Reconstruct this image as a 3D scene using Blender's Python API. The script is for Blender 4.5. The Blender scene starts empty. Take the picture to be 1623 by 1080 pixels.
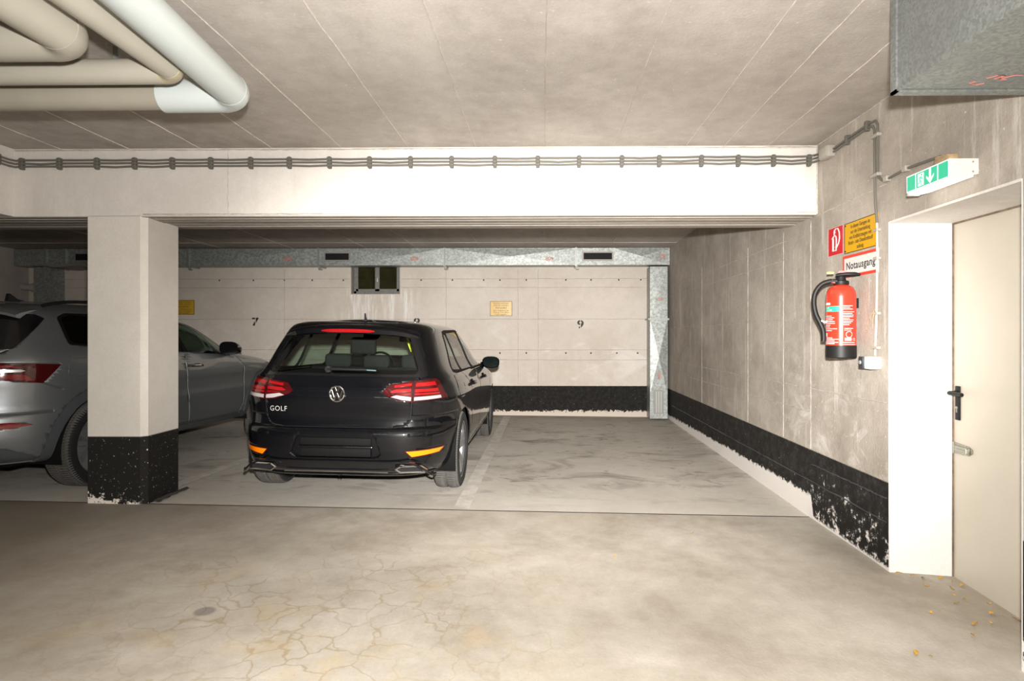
import bpy, bmesh, math, random
import numpy as np
from mathutils import Vector, Matrix
from mathutils.geometry import tessellate_polygon

# ------------------------------------------------------------------ camera, light, exposure
sc = bpy.context.scene
col = sc.collection
R = math.radians
cam_d = bpy.data.cameras.new('camera'); cam = bpy.data.objects.new('camera', cam_d); col.objects.link(cam)
cam.location = (0, 0, 1.35); cam.rotation_euler = (R(90), 0, R(0.9))
cam_d.sensor_fit = 'HORIZONTAL'; cam_d.sensor_width = 36; cam_d.lens = 970 / 1623 * 36
cam_d.shift_x = -0.02111; cam_d.shift_y = -0.00555; cam_d.clip_start = 0.05
sc.camera = cam

w = bpy.data.worlds.new('world'); sc.world = w; w.use_nodes = True
w.node_tree.nodes['Background'].inputs[0].default_value = (.9, .95, 1, 1)
w.node_tree.nodes['Background'].inputs[1].default_value = 0.02
sc.view_settings.view_transform = 'Standard'; sc.view_settings.look = 'None'
sc.view_settings.gamma = 1; sc.view_settings.exposure = 0.0; sc.view_settings.use_curve_mapping = False
sc.cycles.use_denoising = True
sc.cycles.max_bounces = 8; sc.cycles.diffuse_bounces = 5; sc.cycles.transparent_max_bounces = 16
sc.cycles.caustics_reflective = False; sc.cycles.caustics_refractive = False
sc.cycles.sample_clamp_indirect = 4

def lamp(name, kind, loc, energy, color=(1, 1, 1), rot=None, **kw):
    d = bpy.data.lights.new(name, kind); d.energy = energy; d.color = color
    for k, v in kw.items(): setattr(d, k, v)
    o = bpy.data.objects.new(name, d); o.location = loc
    if rot: o.rotation_euler = rot
    col.objects.link(o); return o
def aim(loc, tgt):
    return (Vector(tgt) - Vector(loc)).to_track_quat('-Z', 'Y').to_euler()
# the photographer's flash, on top of the camera and turned a little to the right
FL = (0.03, -0.02, 1.535)
lamp('flash', 'SPOT', FL, 2700, (1, .965, .92), aim(FL, (0.3, 9.6, 0.85)), spot_size=R(50), spot_blend=1.0, shadow_soft_size=.035).scale = (1.62, 1, 1)
lamp('flash_wide', 'SPOT', FL, 980, (1, .965, .92), aim(FL, (0.0, 9.6, 1.1)), spot_size=R(150), spot_blend=1.0, shadow_soft_size=.035)
# garage tube lamps on the aisle ceiling behind the camera
lamp('aisle_lamp', 'AREA', (-2.2, -2.6, 2.62), 45, (1, .93, .85), (0, 0, 0), shape='RECTANGLE', size=1.5, size_y=.2)
lamp('aisle_lamp', 'AREA', (0.9, -2.6, 2.62), 45, (1, .93, .85), (0, 0, 0), shape='RECTANGLE', size=1.5, size_y=.2)

# ------------------------------------------------------------------ helpers
def wloc(o):
    v = Vector((0, 0, 0))
    while o is not None: v = v + o.location; o = o.parent
    return v
def finish(o, parent=None, label=None, cat=None, group=None, kind=None):
    col.objects.link(o)
    if parent is not None: o.parent = parent
    return tag(o, label, cat, group, kind)
def tag(o, label=None, cat=None, group=None, kind=None):
    if label: o['label'] = label
    if cat: o['category'] = cat
    if group: o['group'] = group
    if kind: o['kind'] = kind
    return o
def thing(name, label, cat, loc, rot=(0, 0, 0), group=None):
    o = bpy.data.objects.new(name, None); o.location = loc; o.rotation_euler = rot
    o.empty_display_size = .1
    return finish(o, None, label, cat, group)

class MB:
    def __init__(s): s.v = []; s.f = []
    def add(s, vs, fs):
        n = len(s.v); s.v += [tuple(p) for p in vs]; s.f += [tuple(n + i for i in f) for f in fs]; return s
    def box(s, x0, x1, y0, y1, z0, z1):
        return s.add([(x0,y0,z0),(x1,y0,z0),(x1,y1,z0),(x0,y1,z0),(x0,y0,z1),(x1,y0,z1),(x1,y1,z1),(x0,y1,z1)],
                     [(3,2,1,0),(4,5,6,7),(0,1,5,4),(1,2,6,5),(2,3,7,6),(3,0,4,7)])
    def rbox(s, x0, x1, y0, y1, z0, z1, r=.01, seg=2, mat=None):
        bm = bmesh.new(); bmesh.ops.create_cube(bm, size=1)
        for v in bm.verts: v.co = Vector(((x0+x1)/2+v.co.x*(x1-x0), (y0+y1)/2+v.co.y*(y1-y0), (z0+z1)/2+v.co.z*(z1-z0)))
        bmesh.ops.bevel(bm, geom=bm.edges[:], offset=r, segments=seg, profile=.5, affect='EDGES')
        bm.verts.ensure_lookup_table()
        s.add([(mat @ v.co if mat else v.co) for v in bm.verts], [[v.index for v in f.verts] for f in bm.faces]); bm.free(); return s
    def tube(s, pts, r, n=8, cap=True, up=None):
        pts = [Vector(p) for p in pts]; rs = r if isinstance(r, (list, tuple)) else [r]*len(pts)
        n0 = len(s.v); prev = None
        for i, p in enumerate(pts):
            t = (pts[min(i+1, len(pts)-1)] - pts[max(i-1, 0)]).normalized()
            if prev is None:
                a = Vector((0,0,1)) if abs(t.z) < .9 else Vector((1,0,0)); u = t.cross(a).normalized()
            else:
                u = (prev - t*prev.dot(t)).normalized()
            prev = u; w_ = t.cross(u)
            for k in range(n):
                an = 2*math.pi*k/n; s.v.append(tuple(p + (u*math.cos(an) + w_*math.sin(an))*rs[i]))
        for i in range(len(pts)-1):
            for k in range(n):
                a = n0+i*n+k; b = n0+i*n+(k+1) % n; s.f.append((a, b, b+n, a+n))
        if cap:
            s.f.append(tuple(n0+k for k in range(n))[::-1]); s.f.append(tuple(n0+(len(pts)-1)*n+k for k in range(n)))
        return s
    def lathe(s, prof, o, ax='z', n=32, closed=False):
        """prof: (radius, height along the axis)"""
        n0 = len(s.v); o = Vector(o)
        for (r, h) in prof:
            for k in range(n):
                a = 2*math.pi*k/n; c_, s_ = r*math.cos(a), r*math.sin(a)
                p = {'z': (c_, s_, h), 'x': (h, c_, s_), 'y': (s_, h, c_)}[ax]
                s.v.append(tuple(o + Vector(p)))
        m = len(prof)
        for i in range(m - (0 if closed else 1)):
            j = (i+1) % m
            for k in range(n):
                k2 = (k+1) % n; s.f.append((n0+i*n+k, n0+i*n+k2, n0+j*n+k2, n0+j*n+k))
        return s
    def prism(s, poly, fn, w0, w1):
        """2-D outline (u,v) extruded between w0 and w1; fn(u,v,w) -> xyz"""
        n = len(poly); n0 = len(s.v)
        for (u, v) in poly: s.v.append(tuple(fn(u, v, w0)))
        for (u, v) in poly: s.v.append(tuple(fn(u, v, w1)))
        tri = tessellate_polygon([[Vector((u, v, 0)) for u, v in poly]])
        for t in tri: s.f.append(tuple(n0+i for i in t)); s.f.append(tuple(n0+n+i for i in t[::-1]))
        for i in range(n):
            j = (i+1) % n; s.f.append((n0+i, n0+j, n0+n+j, n0+n+i))
        return s
    def build(s, name, mat, parent=None, smooth=True, angle=35, world=True, **kw):
        if parent is not None:
            o_ = wloc(parent) if world else Vector((0, 0, 0)); loc = Vector((0, 0, 0))
        else:
            a = np.array(s.v); loc = Vector(((a[:,0].min()+a[:,0].max())/2, (a[:,1].min()+a[:,1].max())/2, a[:,2].min())); o_ = loc
        me = bpy.data.meshes.new(name)
        me.from_pydata([tuple(Vector(p) - o_) for p in s.v], [], s.f)
        bm = bmesh.new(); bm.from_mesh(me); bmesh.ops.recalc_face_normals(bm, faces=bm.faces[:]); bm.to_mesh(me); bm.free()
        shade(me, smooth, angle)
        if mat: me.materials.append(mat)
        ob = bpy.data.objects.new(name, me); ob.location = loc
        return finish(ob, parent, **kw)
def shade(me, smooth=True, angle=35):
    if smooth:
        me.shade_smooth(); me.set_sharp_from_angle(angle=R(angle))
    else: me.shade_flat()
def arc(c, r, a0, a1, n, fn):
    return [fn(c[0]+r*math.cos(R(a0+(a1-a0)*i/n)), c[1]+r*math.sin(R(a0+(a1-a0)*i/n))) for i in range(n+1)]
def rpoly(poly, r, seg=4):
    """round the corners of a 2-D outline"""
    out = []; n = len(poly)
    for i in range(n):
        p = Vector(poly[i]).to_2d(); a = (Vector(poly[i-1]).to_2d()-p); b = (Vector(poly[(i+1) % n]).to_2d()-p)
        rr = min(r, a.length*.45, b.length*.45); a = p+a.normalized()*rr; b = p+b.normalized()*rr
        for k in range(seg+1):
            t = k/seg; q = a*(1-t)**2 + p*2*t*(1-t) + b*t*t; out.append((q.x, q.y))
    return out
def text_mesh(txt, size, align='CENTER', spacing=1.0, bold=0.0):
    cu = bpy.data.curves.new('t', 'FONT'); cu.body = txt; cu.size = size; cu.align_x = align; cu.align_y = 'CENTER'
    cu.resolution_u = 3; cu.space_character = spacing; cu.extrude = 0; cu.offset = bold
    o = bpy.data.objects.new('t', cu); col.objects.link(o)
    dg = bpy.context.evaluated_depsgraph_get(); me = o.evaluated_get(dg).to_mesh()
    vs = [v.co.copy() for v in me.vertices]; fs = [tuple(p.vertices) for p in me.polygons]
    o.evaluated_get(dg).to_mesh_clear(); bpy.data.objects.remove(o); bpy.data.curves.remove(cu)
    return vs, fs
def text_on(mb, txt, size, fn, sx=1.0, align='CENTER', spacing=1.0, bold=0.0):
    vs, fs = text_mesh(txt, size, align, spacing, bold)
    return mb.add([fn(v.x*sx, v.y) for v in vs], fs)

# ------------------------------------------------------------------ materials
def new_mat(name):
    m = bpy.data.materials.new(name); m.use_nodes = True
    nt = m.node_tree; return m, nt, nt.nodes['Principled BSDF']
def nd(nt, t, **kw):
    n = nt.nodes.new('ShaderNode'+t)
    for k, v in kw.items():
        if k in n.inputs.keys() if isinstance(k, str) else False: 
            s = n.inputs[k]
            if hasattr(v, 'is_output'): nt.links.new(v, s)
            else: s.default_value = v
        else: setattr(n, k, v)
    return n
def setin(nt, sock, v):
    if hasattr(v, 'is_output'): nt.links.new(v, sock)
    else: sock.default_value = v
def math_(nt, op, a, b=0.0, c_=None, clamp=False):
    n = nt.nodes.new('ShaderNodeMath'); n.operation = op; n.use_clamp = clamp
    setin(nt, n.inputs[0], a); setin(nt, n.inputs[1], b)
    if c_ is not None: setin(nt, n.inputs[2], c_)
    return n.outputs[0]
def c4(c): return tuple(c)+(1,) if len(c) == 3 else tuple(c)
def mix(nt, f, a, b, mode='MIX'):
    n = nt.nodes.new('ShaderNodeMix'); n.data_type = 'RGBA'; n.blend_type = mode
    setin(nt, n.inputs[0], f)
    setin(nt, n.inputs[6], c4(a) if isinstance(a, tuple) else a); setin(nt, n.inputs[7], c4(b) if isinstance(b, tuple) else b)
    return n.outputs[2]
def noise(nt, vec, scale, detail=4, rough=.55, dist=0.0):
    n = nt.nodes.new('ShaderNodeTexNoise'); nt.links.new(vec, n.inputs['Vector'])
    n.inputs['Scale'].default_value = scale; n.inputs['Detail'].default_value = detail
    n.inputs['Roughness'].default_value = rough; n.inputs['Distortion'].default_value = dist
    return n.outputs[0]
def ramp(nt, v, lo, hi, a=0.0, b=1.0):
    n = nt.nodes.new('ShaderNodeMapRange'); n.clamp = True
    setin(nt, n.inputs[0], v); n.inputs[1].default_value = lo; n.inputs[2].default_value = hi
    n.inputs[3].default_value = a; n.inputs[4].default_value = b; return n.outputs[0]
def position(nt):
    g = nt.nodes.new('ShaderNodeNewGeometry'); s = nt.nodes.new('ShaderNodeSeparateXYZ'); nt.links.new(g.outputs['Position'], s.inputs[0])
    return g.outputs['Position'], s.outputs[0], s.outputs[1], s.outputs[2]
def vscale(nt, vec, sc_):
    n = nt.nodes.new('ShaderNodeMapping'); nt.links.new(vec, n.inputs[0]); n.inputs['Scale'].default_value = sc_; return n.outputs[0]
def bump(nt, bsdf, h, strength=.3, dist=.01):
    b = nt.nodes.new('ShaderNodeBump'); b.inputs['Strength'].default_value = strength; b.inputs['Distance'].default_value = dist
    nt.links.new(h, b.inputs['Height']); nt.links.new(b.outputs[0], bsdf.inputs['Normal'])
def M(name, c, rough=.5, metal=0.0, coat=0.0, spec=.5, var=0.0, vscale_=30, bmp=0.0, emit=None, es=0.0):
    m, nt, b = new_mat(name)
    b.inputs['Base Color'].default_value = c4(c); b.inputs['Roughness'].default_value = rough; b.inputs['Metallic'].default_value = metal
    b.inputs['Coat Weight'].default_value = coat; b.inputs['Coat Roughness'].default_value = .02; b.inputs['Specular IOR Level'].default_value = spec
    if emit: b.inputs['Emission Color'].default_value = c4(emit); b.inputs['Emission Strength'].default_value = es
    if var or bmp:
        tc = nt.nodes.new('ShaderNodeTexCoord').outputs['Object']
        nz = noise(nt, tc, vscale_, 5, .6)
        if var:
            nt.links.new(mix(nt, ramp(nt, nz, .3, .7), tuple(x*(1-var) for x in c), tuple(min(1, x*(1+var)) for x in c)), b.inputs['Base Color'])
        if bmp: bump(nt, b, nz, bmp, .005)
    return m
def concrete(name, c1, c2, extra=None, big=.8, rough=.85, bstr=.25, speck=.0, stretch=(1, 1, 1)):
    """blotchy concrete or old paint; extra(nt, col, pos, x, y, z) may lay paint over it"""
    m, nt, b = new_mat(name); pos, x, y, z = position(nt)
    n1 = noise(nt, vscale(nt, pos, stretch), big, 6, .62, .3); n2 = noise(nt, pos, 9, 6, .65); n3 = noise(nt, pos, 70, 3, .6)
    f = ramp(nt, math_(nt, 'ADD', math_(nt, 'MULTIPLY', n1, .7), math_(nt, 'MULTIPLY', n2, .3)), .38, .62)
    colr = mix(nt, f, c1, c2)
    colr = mix(nt, ramp(nt, n3, .35, .65, 0, .12), colr, tuple(x_*.6 for x_ in c1))
    if speck:
        colr = mix(nt, ramp(nt, noise(nt, pos, 38, 4, .7), .66, .72, 0, speck), colr, (.85, .82, .78))
    if extra: colr = extra(nt, colr, pos, x, y, z)
    nt.links.new(colr, b.inputs['Base Color']); b.inputs['Roughness'].default_value = rough; b.inputs['Specular IOR Level'].default_value = .25
    bump(nt, b, math_(nt, 'ADD', n3, math_(nt, 'MULTIPLY', n2, .8)), bstr, .006)
    return m
BLACK = (.012, .011, .010)
def over(nt, m_, a, b): return mix(nt, m_, a, b)
def AND(nt, *ms):
    r = ms[0]
    for q in ms[1:]: r = math_(nt, 'MULTIPLY', r, q)
    return r
def gt(nt, a, b, soft=.004):
    return ramp(nt, math_(nt, 'SUBTRACT', a, b), -soft, soft)
def dado_back(nt, c, pos, x, y, z):
    rag = noise(nt, pos, 16, 6, .75); fine = noise(nt, pos, 55, 5, .7)
    # limewash stains under the window
    st = AND(nt, gt(nt, .62, math_(nt, 'ABSOLUTE', math_(nt, 'ADD', x, 2.68)), .12), gt(nt, z, 1.5, .25), gt(nt, 2.06, z, .05))
    drip = noise(nt, vscale(nt, pos, (14, 1, 1.2)), 1.0, 6, .7)
    c = mix(nt, AND(nt, st, ramp(nt, drip, .48, .62, 0, .85)), c, (.86, .84, .8))
    # pale scuffs from bumpers
    sc_ = AND(nt, gt(nt, z, .55, .1), gt(nt, 1.45, z, .25), ramp(nt, noise(nt, vscale(nt, pos, (.9, 1, 1.7)), 1.6, 5, .6, .8), .55, .66, 0, .45))
    c = mix(nt, sc_, c, (.88, .84, .80))
    top = gt(nt, .54, math_(nt, 'ADD', z, math_(nt, 'MULTIPLY', fine, .008)))
    low = gt(nt, math_(nt, 'ADD', z, math_(nt, 'MULTIPLY', rag, .22)), .245, .004)
    spk = ramp(nt, fine, .67, .69, 1, 0)
    grey = mix(nt, ramp(nt, rag, .45, .62, 0, .35), BLACK, (.05, .047, .043))
    return mix(nt, AND(nt, top, low, spk), mix(nt, gt(nt, .3, z), c, (.66, .58, .5)), grey)
def dado_right(nt, c, pos, x, y, z):
    rag = noise(nt, pos, 13, 7, .8); fine = noise(nt, pos, 48, 5, .7)
    drip = noise(nt, vscale(nt, pos, (1, 9, .8)), 1.1, 6, .7)
    c = mix(nt, ramp(nt, drip, .56, .66, 0, .35), c, (.72, .69, .64))
    sc_ = AND(nt, gt(nt, 5.2, y, .5), gt(nt, z, .5, .05), gt(nt, 1.15, z, .3), ramp(nt, noise(nt, vscale(nt, pos, (1, .9, 1.5)), 3.2, 6, .65, 1.2), .52, .72, 0, .5))
    c = mix(nt, sc_, c, (.78, .75, .71))
    top = gt(nt, .517, math_(nt, 'ADD', z, math_(nt, 'MULTIPLY', fine, .008)))
    fl = math_(nt, 'ADD', .012, math_(nt, 'MULTIPLY', y, .0045))                # floor line
    hz = math_(nt, 'SUBTRACT', z, fl)
    # bare strip at the foot: widest near the joint, gone past it
    wid = math_(nt, 'MULTIPLY', ramp(nt, y, 9.6, 4.6, .05, .15), gt(nt, y, 4.47, .02))
    low = gt(nt, math_(nt, 'ADD', hz, math_(nt, 'MULTIPLY', math_(nt, 'SUBTRACT', rag, .5), .16)), wid, .005)
    nearp = gt(nt, 4.5, y, .05)
    chip = AND(nt, nearp, gt(nt, .32, hz, .15), ramp(nt, math_(nt, 'ADD', rag, math_(nt, 'MULTIPLY', hz, -.25)), .535, .55))
    spk = ramp(nt, fine, .68, .70, 1, 0)
    grey = mix(nt, ramp(nt, rag, .45, .6, 0, .5), BLACK, (.05, .047, .043))
    base = mix(nt, gt(nt, .4, z), c, (.80, .76, .72))
    mask = AND(nt, top, low, spk, math_(nt, 'SUBTRACT', 1.0, chip))
    return mix(nt, mask, base, grey)
def dado_col(nt, c, pos, x, y, z):
    rag = noise(nt, pos, 14, 7, .75); fine = noise(nt, pos, 60, 4, .7)
    top = gt(nt, .612, z)
    foot = AND(nt, gt(nt, .415, math_(nt, 'ADD', z, math_(nt, 'ADD', math_(nt, 'MULTIPLY', rag, .50), math_(nt, 'MULTIPLY', math_(nt, 'ADD', x, 3.3), .12))), .006), gt(nt, -2.93, x, .02))
    spk = ramp(nt, fine, .66, .68, 1, 0)
    return mix(nt, AND(nt, top, math_(nt, 'SUBTRACT', 1.0, foot), spk), mix(nt, foot, c, (.7, .64, .57)), BLACK)
def floor_aisle(nt, c, pos, x, y, z):
    # damp crack net left of the middle
    v = nt.nodes.new('ShaderNodeTexVoronoi'); v.feature = 'DISTANCE_TO_EDGE'; v.inputs['Scale'].default_value = 5.5
    wv = nt.nodes.new('ShaderNodeVectorMath'); wv.operation = 'ADD'
    nz = nt.nodes.new('ShaderNodeTexNoise'); nt.links.new(pos, nz.inputs['Vector']); nz.inputs['Scale'].default_value = 5; nz.inputs['Detail'].default_value = 4
    sm = nt.nodes.new('ShaderNodeVectorMath'); sm.operation = 'SCALE'; sm.inputs[3].default_value = .22
    nt.links.new(nz.outputs[1], sm.inputs[0]); nt.links.new(pos, wv.inputs[0]); nt.links.new(sm.outputs[0], wv.inputs[1]); nt.links.new(wv.outputs[0], v.inputs['Vector'])
    d = v.outputs['Distance']
    dx = math_(nt, 'MULTIPLY', math_(nt, 'ADD', x, 1.05), .75); dy = math_(nt, 'MULTIPLY', math_(nt, 'SUBTRACT', y, 2.75), .85)
    rr = math_(nt, 'SQRT', math_(nt, 'ADD', math_(nt, 'MULTIPLY', dx, dx), math_(nt, 'MULTIPLY', dy, dy)))
    area = ramp(nt, math_(nt, 'ADD', rr, math_(nt, 'MULTIPLY', noise(nt, pos, 2.2, 4), .9)), 1.5, .75)
    line = ramp(nt, math_(nt, 'ADD', d, math_(nt, 'MULTIPLY', noise(nt, pos, 30, 3), .03)), .055, .02)
    c = mix(nt, AND(nt, area, line, ramp(nt, noise(nt, pos, 3.0, 4), .38, .55, .15, .62)), c, (.30, .225, .115))
    ochre = AND(nt, area, ramp(nt, noise(nt, pos, 2.6, 5, .6), .54, .70, 0, .55))
    c = mix(nt, ochre, c, (.50, .37, .18))
    brown = ramp(nt, noise(nt, vscale(nt, pos, (.6, 1.2, 1)), .9, 6, .6, .5), .48, .70, 0, .38)
    c = mix(nt, brown, c, (.27, .22, .155))
    dirt_falloff = AND(nt, ramp(nt, math_(nt, 'ADD', x, math_(nt, 'MULTIPLY', noise(nt, vscale(nt, pos, (1, .5, 1)), 1.1, 5, .6), 1.6)), -.5, -2.6), gt(nt, y, 1.5, 1.0))  # brown dirt on the left, with the flash's falloff painted in as darkening
    c = mix(nt, math_(nt, 'MULTIPLY', dirt_falloff, .8), c, (.17, .145, .11))
    dk = AND(nt, gt(nt, .045, math_(nt, 'SQRT', math_(nt, 'ADD', math_(nt, 'POWER', math_(nt, 'ADD', x, 1.54), 2), math_(nt, 'POWER', math_(nt, 'SUBTRACT', y, 2.76), 2))), .008), .6)
    c = mix(nt, dk, c, (.12, .11, .10))
    return mix(nt, ramp(nt, noise(nt, pos, 120, 2, .5), .70, .74, 0, .35), c, (.12, .10, .08))
def floor_bay(nt, c, pos, x, y, z):
    n1 = noise(nt, vscale(nt, pos, (1.0, 1.6, 1)), 1.3, 8, .62, .9)
    sm = AND(nt, ramp(nt, n1,   .52, .68, 0, .70), gt(nt, y, 4.75, .35))
    c = mix(nt, sm, c, (.19, .17, .145))
    n2 = noise(nt, vscale(nt, pos, (1.6, 3.4, 1)), 1.7, 8, .7, 1.6)
    c = mix(nt, AND(nt, ramp(nt, n2, .57, .63, 0, .5), gt(nt, y, 5.0, .3)), c, (.13, .118, .10))
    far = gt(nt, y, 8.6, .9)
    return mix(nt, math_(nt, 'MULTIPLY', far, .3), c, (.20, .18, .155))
def beam_x(nt, c, pos, x, y, z):
    return mix(nt, ramp(nt, noise(nt, vscale(nt, pos, (6, 1, .8)), 1.0, 5, .6), .52, .68, 0, .35), c, (.52, .48, .44))

MT = {}
MT['wall_back'] = concrete('back_wall_paint', (.61, .54, .465), (.72, .655, .585), dado_back, big=.9, bstr=.15)
MT['wall_right'] = concrete('right_wall_concrete', (.29, .255, .215), (.46, .415, .36), dado_right, big=1.1, bstr=.45, speck=.7)
MT['wall_plain'] = concrete('plain_wall_concrete', (.38, .34, .30), (.52, .47, .42), bstr=.2)
MT['beam'] = concrete('beam_paint', (.60, .56, .515), (.70, .665, .62), beam_x, big=.7, bstr=.22)
MT['beam_soffit'] = concrete('board_marked_concrete', (.30, .27, .235), (.44, .40, .35), bstr=.4, stretch=(.4, 8, 8), big=1.6)
MT['column'] = concrete('column_paint', (.60, .56, .50), (.68, .645, .59), dado_col, big=1.0, bstr=.15)
MT['ceiling'] = concrete('ceiling_concrete', (.34, .305, .27), (.53, .49, .45), big=.75, bstr=.25, stretch=(1, .45, 1), speck=.5)
MT['seam'] = M('lime_seam', (.50, .46, .41), .9, var=.2)
MT['seam_wall'] = M('wall_seam', (.43, .395, .35), .9, var=.25)
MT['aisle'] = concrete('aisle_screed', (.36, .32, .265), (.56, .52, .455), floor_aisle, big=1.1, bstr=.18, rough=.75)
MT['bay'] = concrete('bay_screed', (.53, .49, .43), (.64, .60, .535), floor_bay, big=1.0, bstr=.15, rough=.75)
MT['joint'] = M('dark_joint_and_shadow', (.05, .045, .04), .9)
MT['line'] = M('faded_line_paint', (.61, .575, .515), .85, var=.18, vscale_=9)
MT['white_render'] = concrete('white_render', (.80, .79, .77), (.86, .85, .83), bstr=.5)
MT['lintel'] = concrete('lintel_concrete', (.55, .52, .48), (.72, .69, .65), bstr=.35)
MT['door'] = M('cream_steel', (.52, .475, .40), .38, var=.04, vscale_=2.5)
MT['black_plastic'] = M('black_plastic', (.010, .010, .010), .5, spec=.25)
MT['black_matte'] = M('black_matte', (.005, .005, .005), .75, spec=.12)
MT['dark'] = M('dark_void', (.004, .004, .004), .9)
MT['zinc'] = M('zinc_plated', (.36, .35, .30), .42, .8, var=.1)
MT['cable'] = M('grey_cable', (.13, .12, .10), .6)
MT['cable_cream'] = M('cream_cable', (.55, .50, .43), .6)
MT['clip'] = M('grey_clip', (.11, .105, .09), .65)
MT['clip_cream'] = M('cream_clip', (.36, .335, .29), .6)
MT['pipe_cream'] = M('cream_pipe_jacket', (.36, .34, .285), .42, var=.05, vscale_=3)
MT['pipe_white'] = M('white_pipe_jacket', (.47, .51, .50), .38, var=.02, vscale_=3)
MT['pipe_grey'] = M('warm_grey_pipe_jacket', (.30, .275, .225), .45, var=.06, vscale_=4)
MT['pipe_yellow'] = M('yellowed_elbow_jacket', (.41, .365, .26), .42, var=.08, vscale_=6)
MT['pipe_soil'] = M('soil_pipe', (.42, .39, .34), .6, var=.1)
def galvanised(name, c1, c2, scale=55):
    m, nt, b = new_mat(name); tc = nt.nodes.new('ShaderNodeTexCoord').outputs['Object']
    v = nt.nodes.new('ShaderNodeTexVoronoi'); v.inputs['Scale'].default_value = scale; nt.links.new(tc, v.inputs['Vector'])
    s = nt.nodes.new('ShaderNodeSeparateColor'); nt.links.new(v.outputs['Color'], s.inputs[0])
    f = math_(nt, 'MULTIPLY', s.outputs[0], noise(nt, tc, 4, 4))
    nt.links.new(mix(nt, ramp(nt, f, .05, .5), c1, c2), b.inputs['Base Color'])
    b.inputs['Metallic'].default_value = .55; b.inputs['Roughness'].default_value = .5
    return m
MT['galv'] = galvanised('galvanised_sheet', (.27, .29, .275), (.43, .455, .44), 45)
MT['galv_dark'] = galvanised('dull_galvanised_sheet', (.20, .215, .21), (.29, .31, .30), 100)
MT['galv_edge'] = M('galvanised_flange', (.36, .38, .36), .45, .6)
MT['grille'] = M('grille_frame', (.30, .28, .255), .5, .3)
MT['red_marker'] = M('red_marker', (.55, .16, .13), .8)
MT['rust'] = M('rusty_gland', (.38, .27, .15), .8, var=.35, vscale_=60)
MT['yellow'] = M('yellow_sign', (.60, .315, .0), .45)
MT['yellow_dull'] = M('amber_sign', (.62, .37, .035), .35)
MT['red_sign'] = M('red_sign', (.50, .010, .018), .45)
MT['red_edge'] = M('red_border', (.66, .05, .03), .4)
MT['sign_white'] = M('sign_white', (.62, .60, .57), .5)
MT['ink'] = M('black_ink', (.015, .013, .010), .6)
MT['ink_brown'] = M('dark_ink', (.09, .055, .01), .6)
MT['green'] = M('exit_green', (.0, .36, .20), .4, emit=(.0, .55, .30), es=.35)
MT['exit_white'] = M('exit_white', (.82, .82, .80), .4, emit=(1, 1, .96), es=.35)
MT['lamp_white'] = M('lamp_housing', (.62, .61, .58), .45, var=.04)
MT['diffuser'] = M('lamp_diffuser', (.85, .83, .78), .4, emit=(1, .97, .88), es=2.2)
MT['ext_red'] = M('extinguisher_red', (.60, .035, .016), .25, coat=.4)
MT['chrome'] = M('chrome', (.75, .75, .75), .12, 1.0)
MT['silver'] = M('silver_alloy', (.52, .53, .54), .32, .85)
MT['white_print'] = M('white_print', (.60, .57, .56), .5)
MT['green_print'] = M('green_print', (.02, .38, .22), .5)
MT['yellow_tag'] = M('yellow_tag', (.80, .60, .02), .5)
MT['leaf'] = M('dry_leaf', (.58, .34, .05), .8, var=.3, vscale_=60)
MT['leaf_brown'] = M('brown_leaf', (.34, .22, .08), .8, var=.3, vscale_=60)
MT['rubber'] = M('tyre_rubber', (.072, .067, .060), .85, var=.2, vscale_=40)
MT['rubber_dark'] = M('tyre_wall', (.012, .012, .012), .6)
MT['paint_black'] = M('black_pearl_paint', (.0018, .0021, .0032), .34, coat=1.0, spec=.10)
MT['window_rubber'] = M('window_rubber', (.006, .006, .006), .6, spec=.1)
MT['trim_black'] = M('piano_black', (.005, .005, .006), .15, coat=.6)
m, nt, b = new_mat('grey_metallic_paint'); MT['paint_grey'] = m
b.inputs['Base Color'].default_value = (.235, .25, .26, 1); b.inputs['Metallic'].default_value = .75; b.inputs['Roughness'].default_value = .44
b.inputs['Coat Weight'].default_value = .8; b.inputs['Coat Roughness'].default_value = .03
MT['cladding'] = M('grey_arch_cladding', (.055, .060, .064), .55)
MT['cloth'] = M('seat_cloth', (.010, .010, .0105), .95, spec=.1)
MT['cloth_mid'] = M('seat_cloth_grey', (.020, .021, .021), .95, spec=.1)
MT['headliner'] = M('headliner', (.30, .31, .30), .9)
def glass(name, tint, refl=1.0, rough=.0):
    m = bpy.data.materials.new(name); m.use_nodes = True; nt = m.node_tree; nt.nodes.clear()
    o = nt.nodes.new('ShaderNodeOutputMaterial'); t = nt.nodes.new('ShaderNodeBsdfTransparent'); g = nt.nodes.new('ShaderNodeBsdfGlossy')
    f = nt.nodes.new('ShaderNodeLayerWeight'); mx = nt.nodes.new('ShaderNodeMixShader')
    t.inputs[0].default_value = c4(tint); g.inputs[1].default_value = rough
    nt.links.new(math_(nt, 'ADD', .045*refl, math_(nt, 'MULTIPLY', math_(nt, 'POWER', f.outputs['Facing'], 5), .9)), mx.inputs[0]); nt.links.new(t.outputs[0], mx.inputs[1]); nt.links.new(g.outputs[0], mx.inputs[2])
    nt.links.new(mx.outputs[0], o.inputs[0]); return m
MT['glass_green'] = glass('green_car_glass', (.60, .72, .64))
MT['glass_clear'] = glass('clear_car_glass', (.80, .88, .83))
MT['glass_dark'] = glass('privacy_glass', (.035, .037, .036))
MT['glass_mid'] = glass('tinted_car_glass', (.42, .55, .47))
MT['glass_win'] = glass('cellar_glass', (.45, .45, .38))
MT['lens_red'] = M('red_lens', (.16, .003, .005), .12, coat=.8)
MT['lens_dark'] = M('dark_red_lens', (.045, .002, .003), .12, coat=.8)
MT['lens_bright'] = M('bright_red_bar', (.26, .004, .006), .25, coat=.6)
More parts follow.
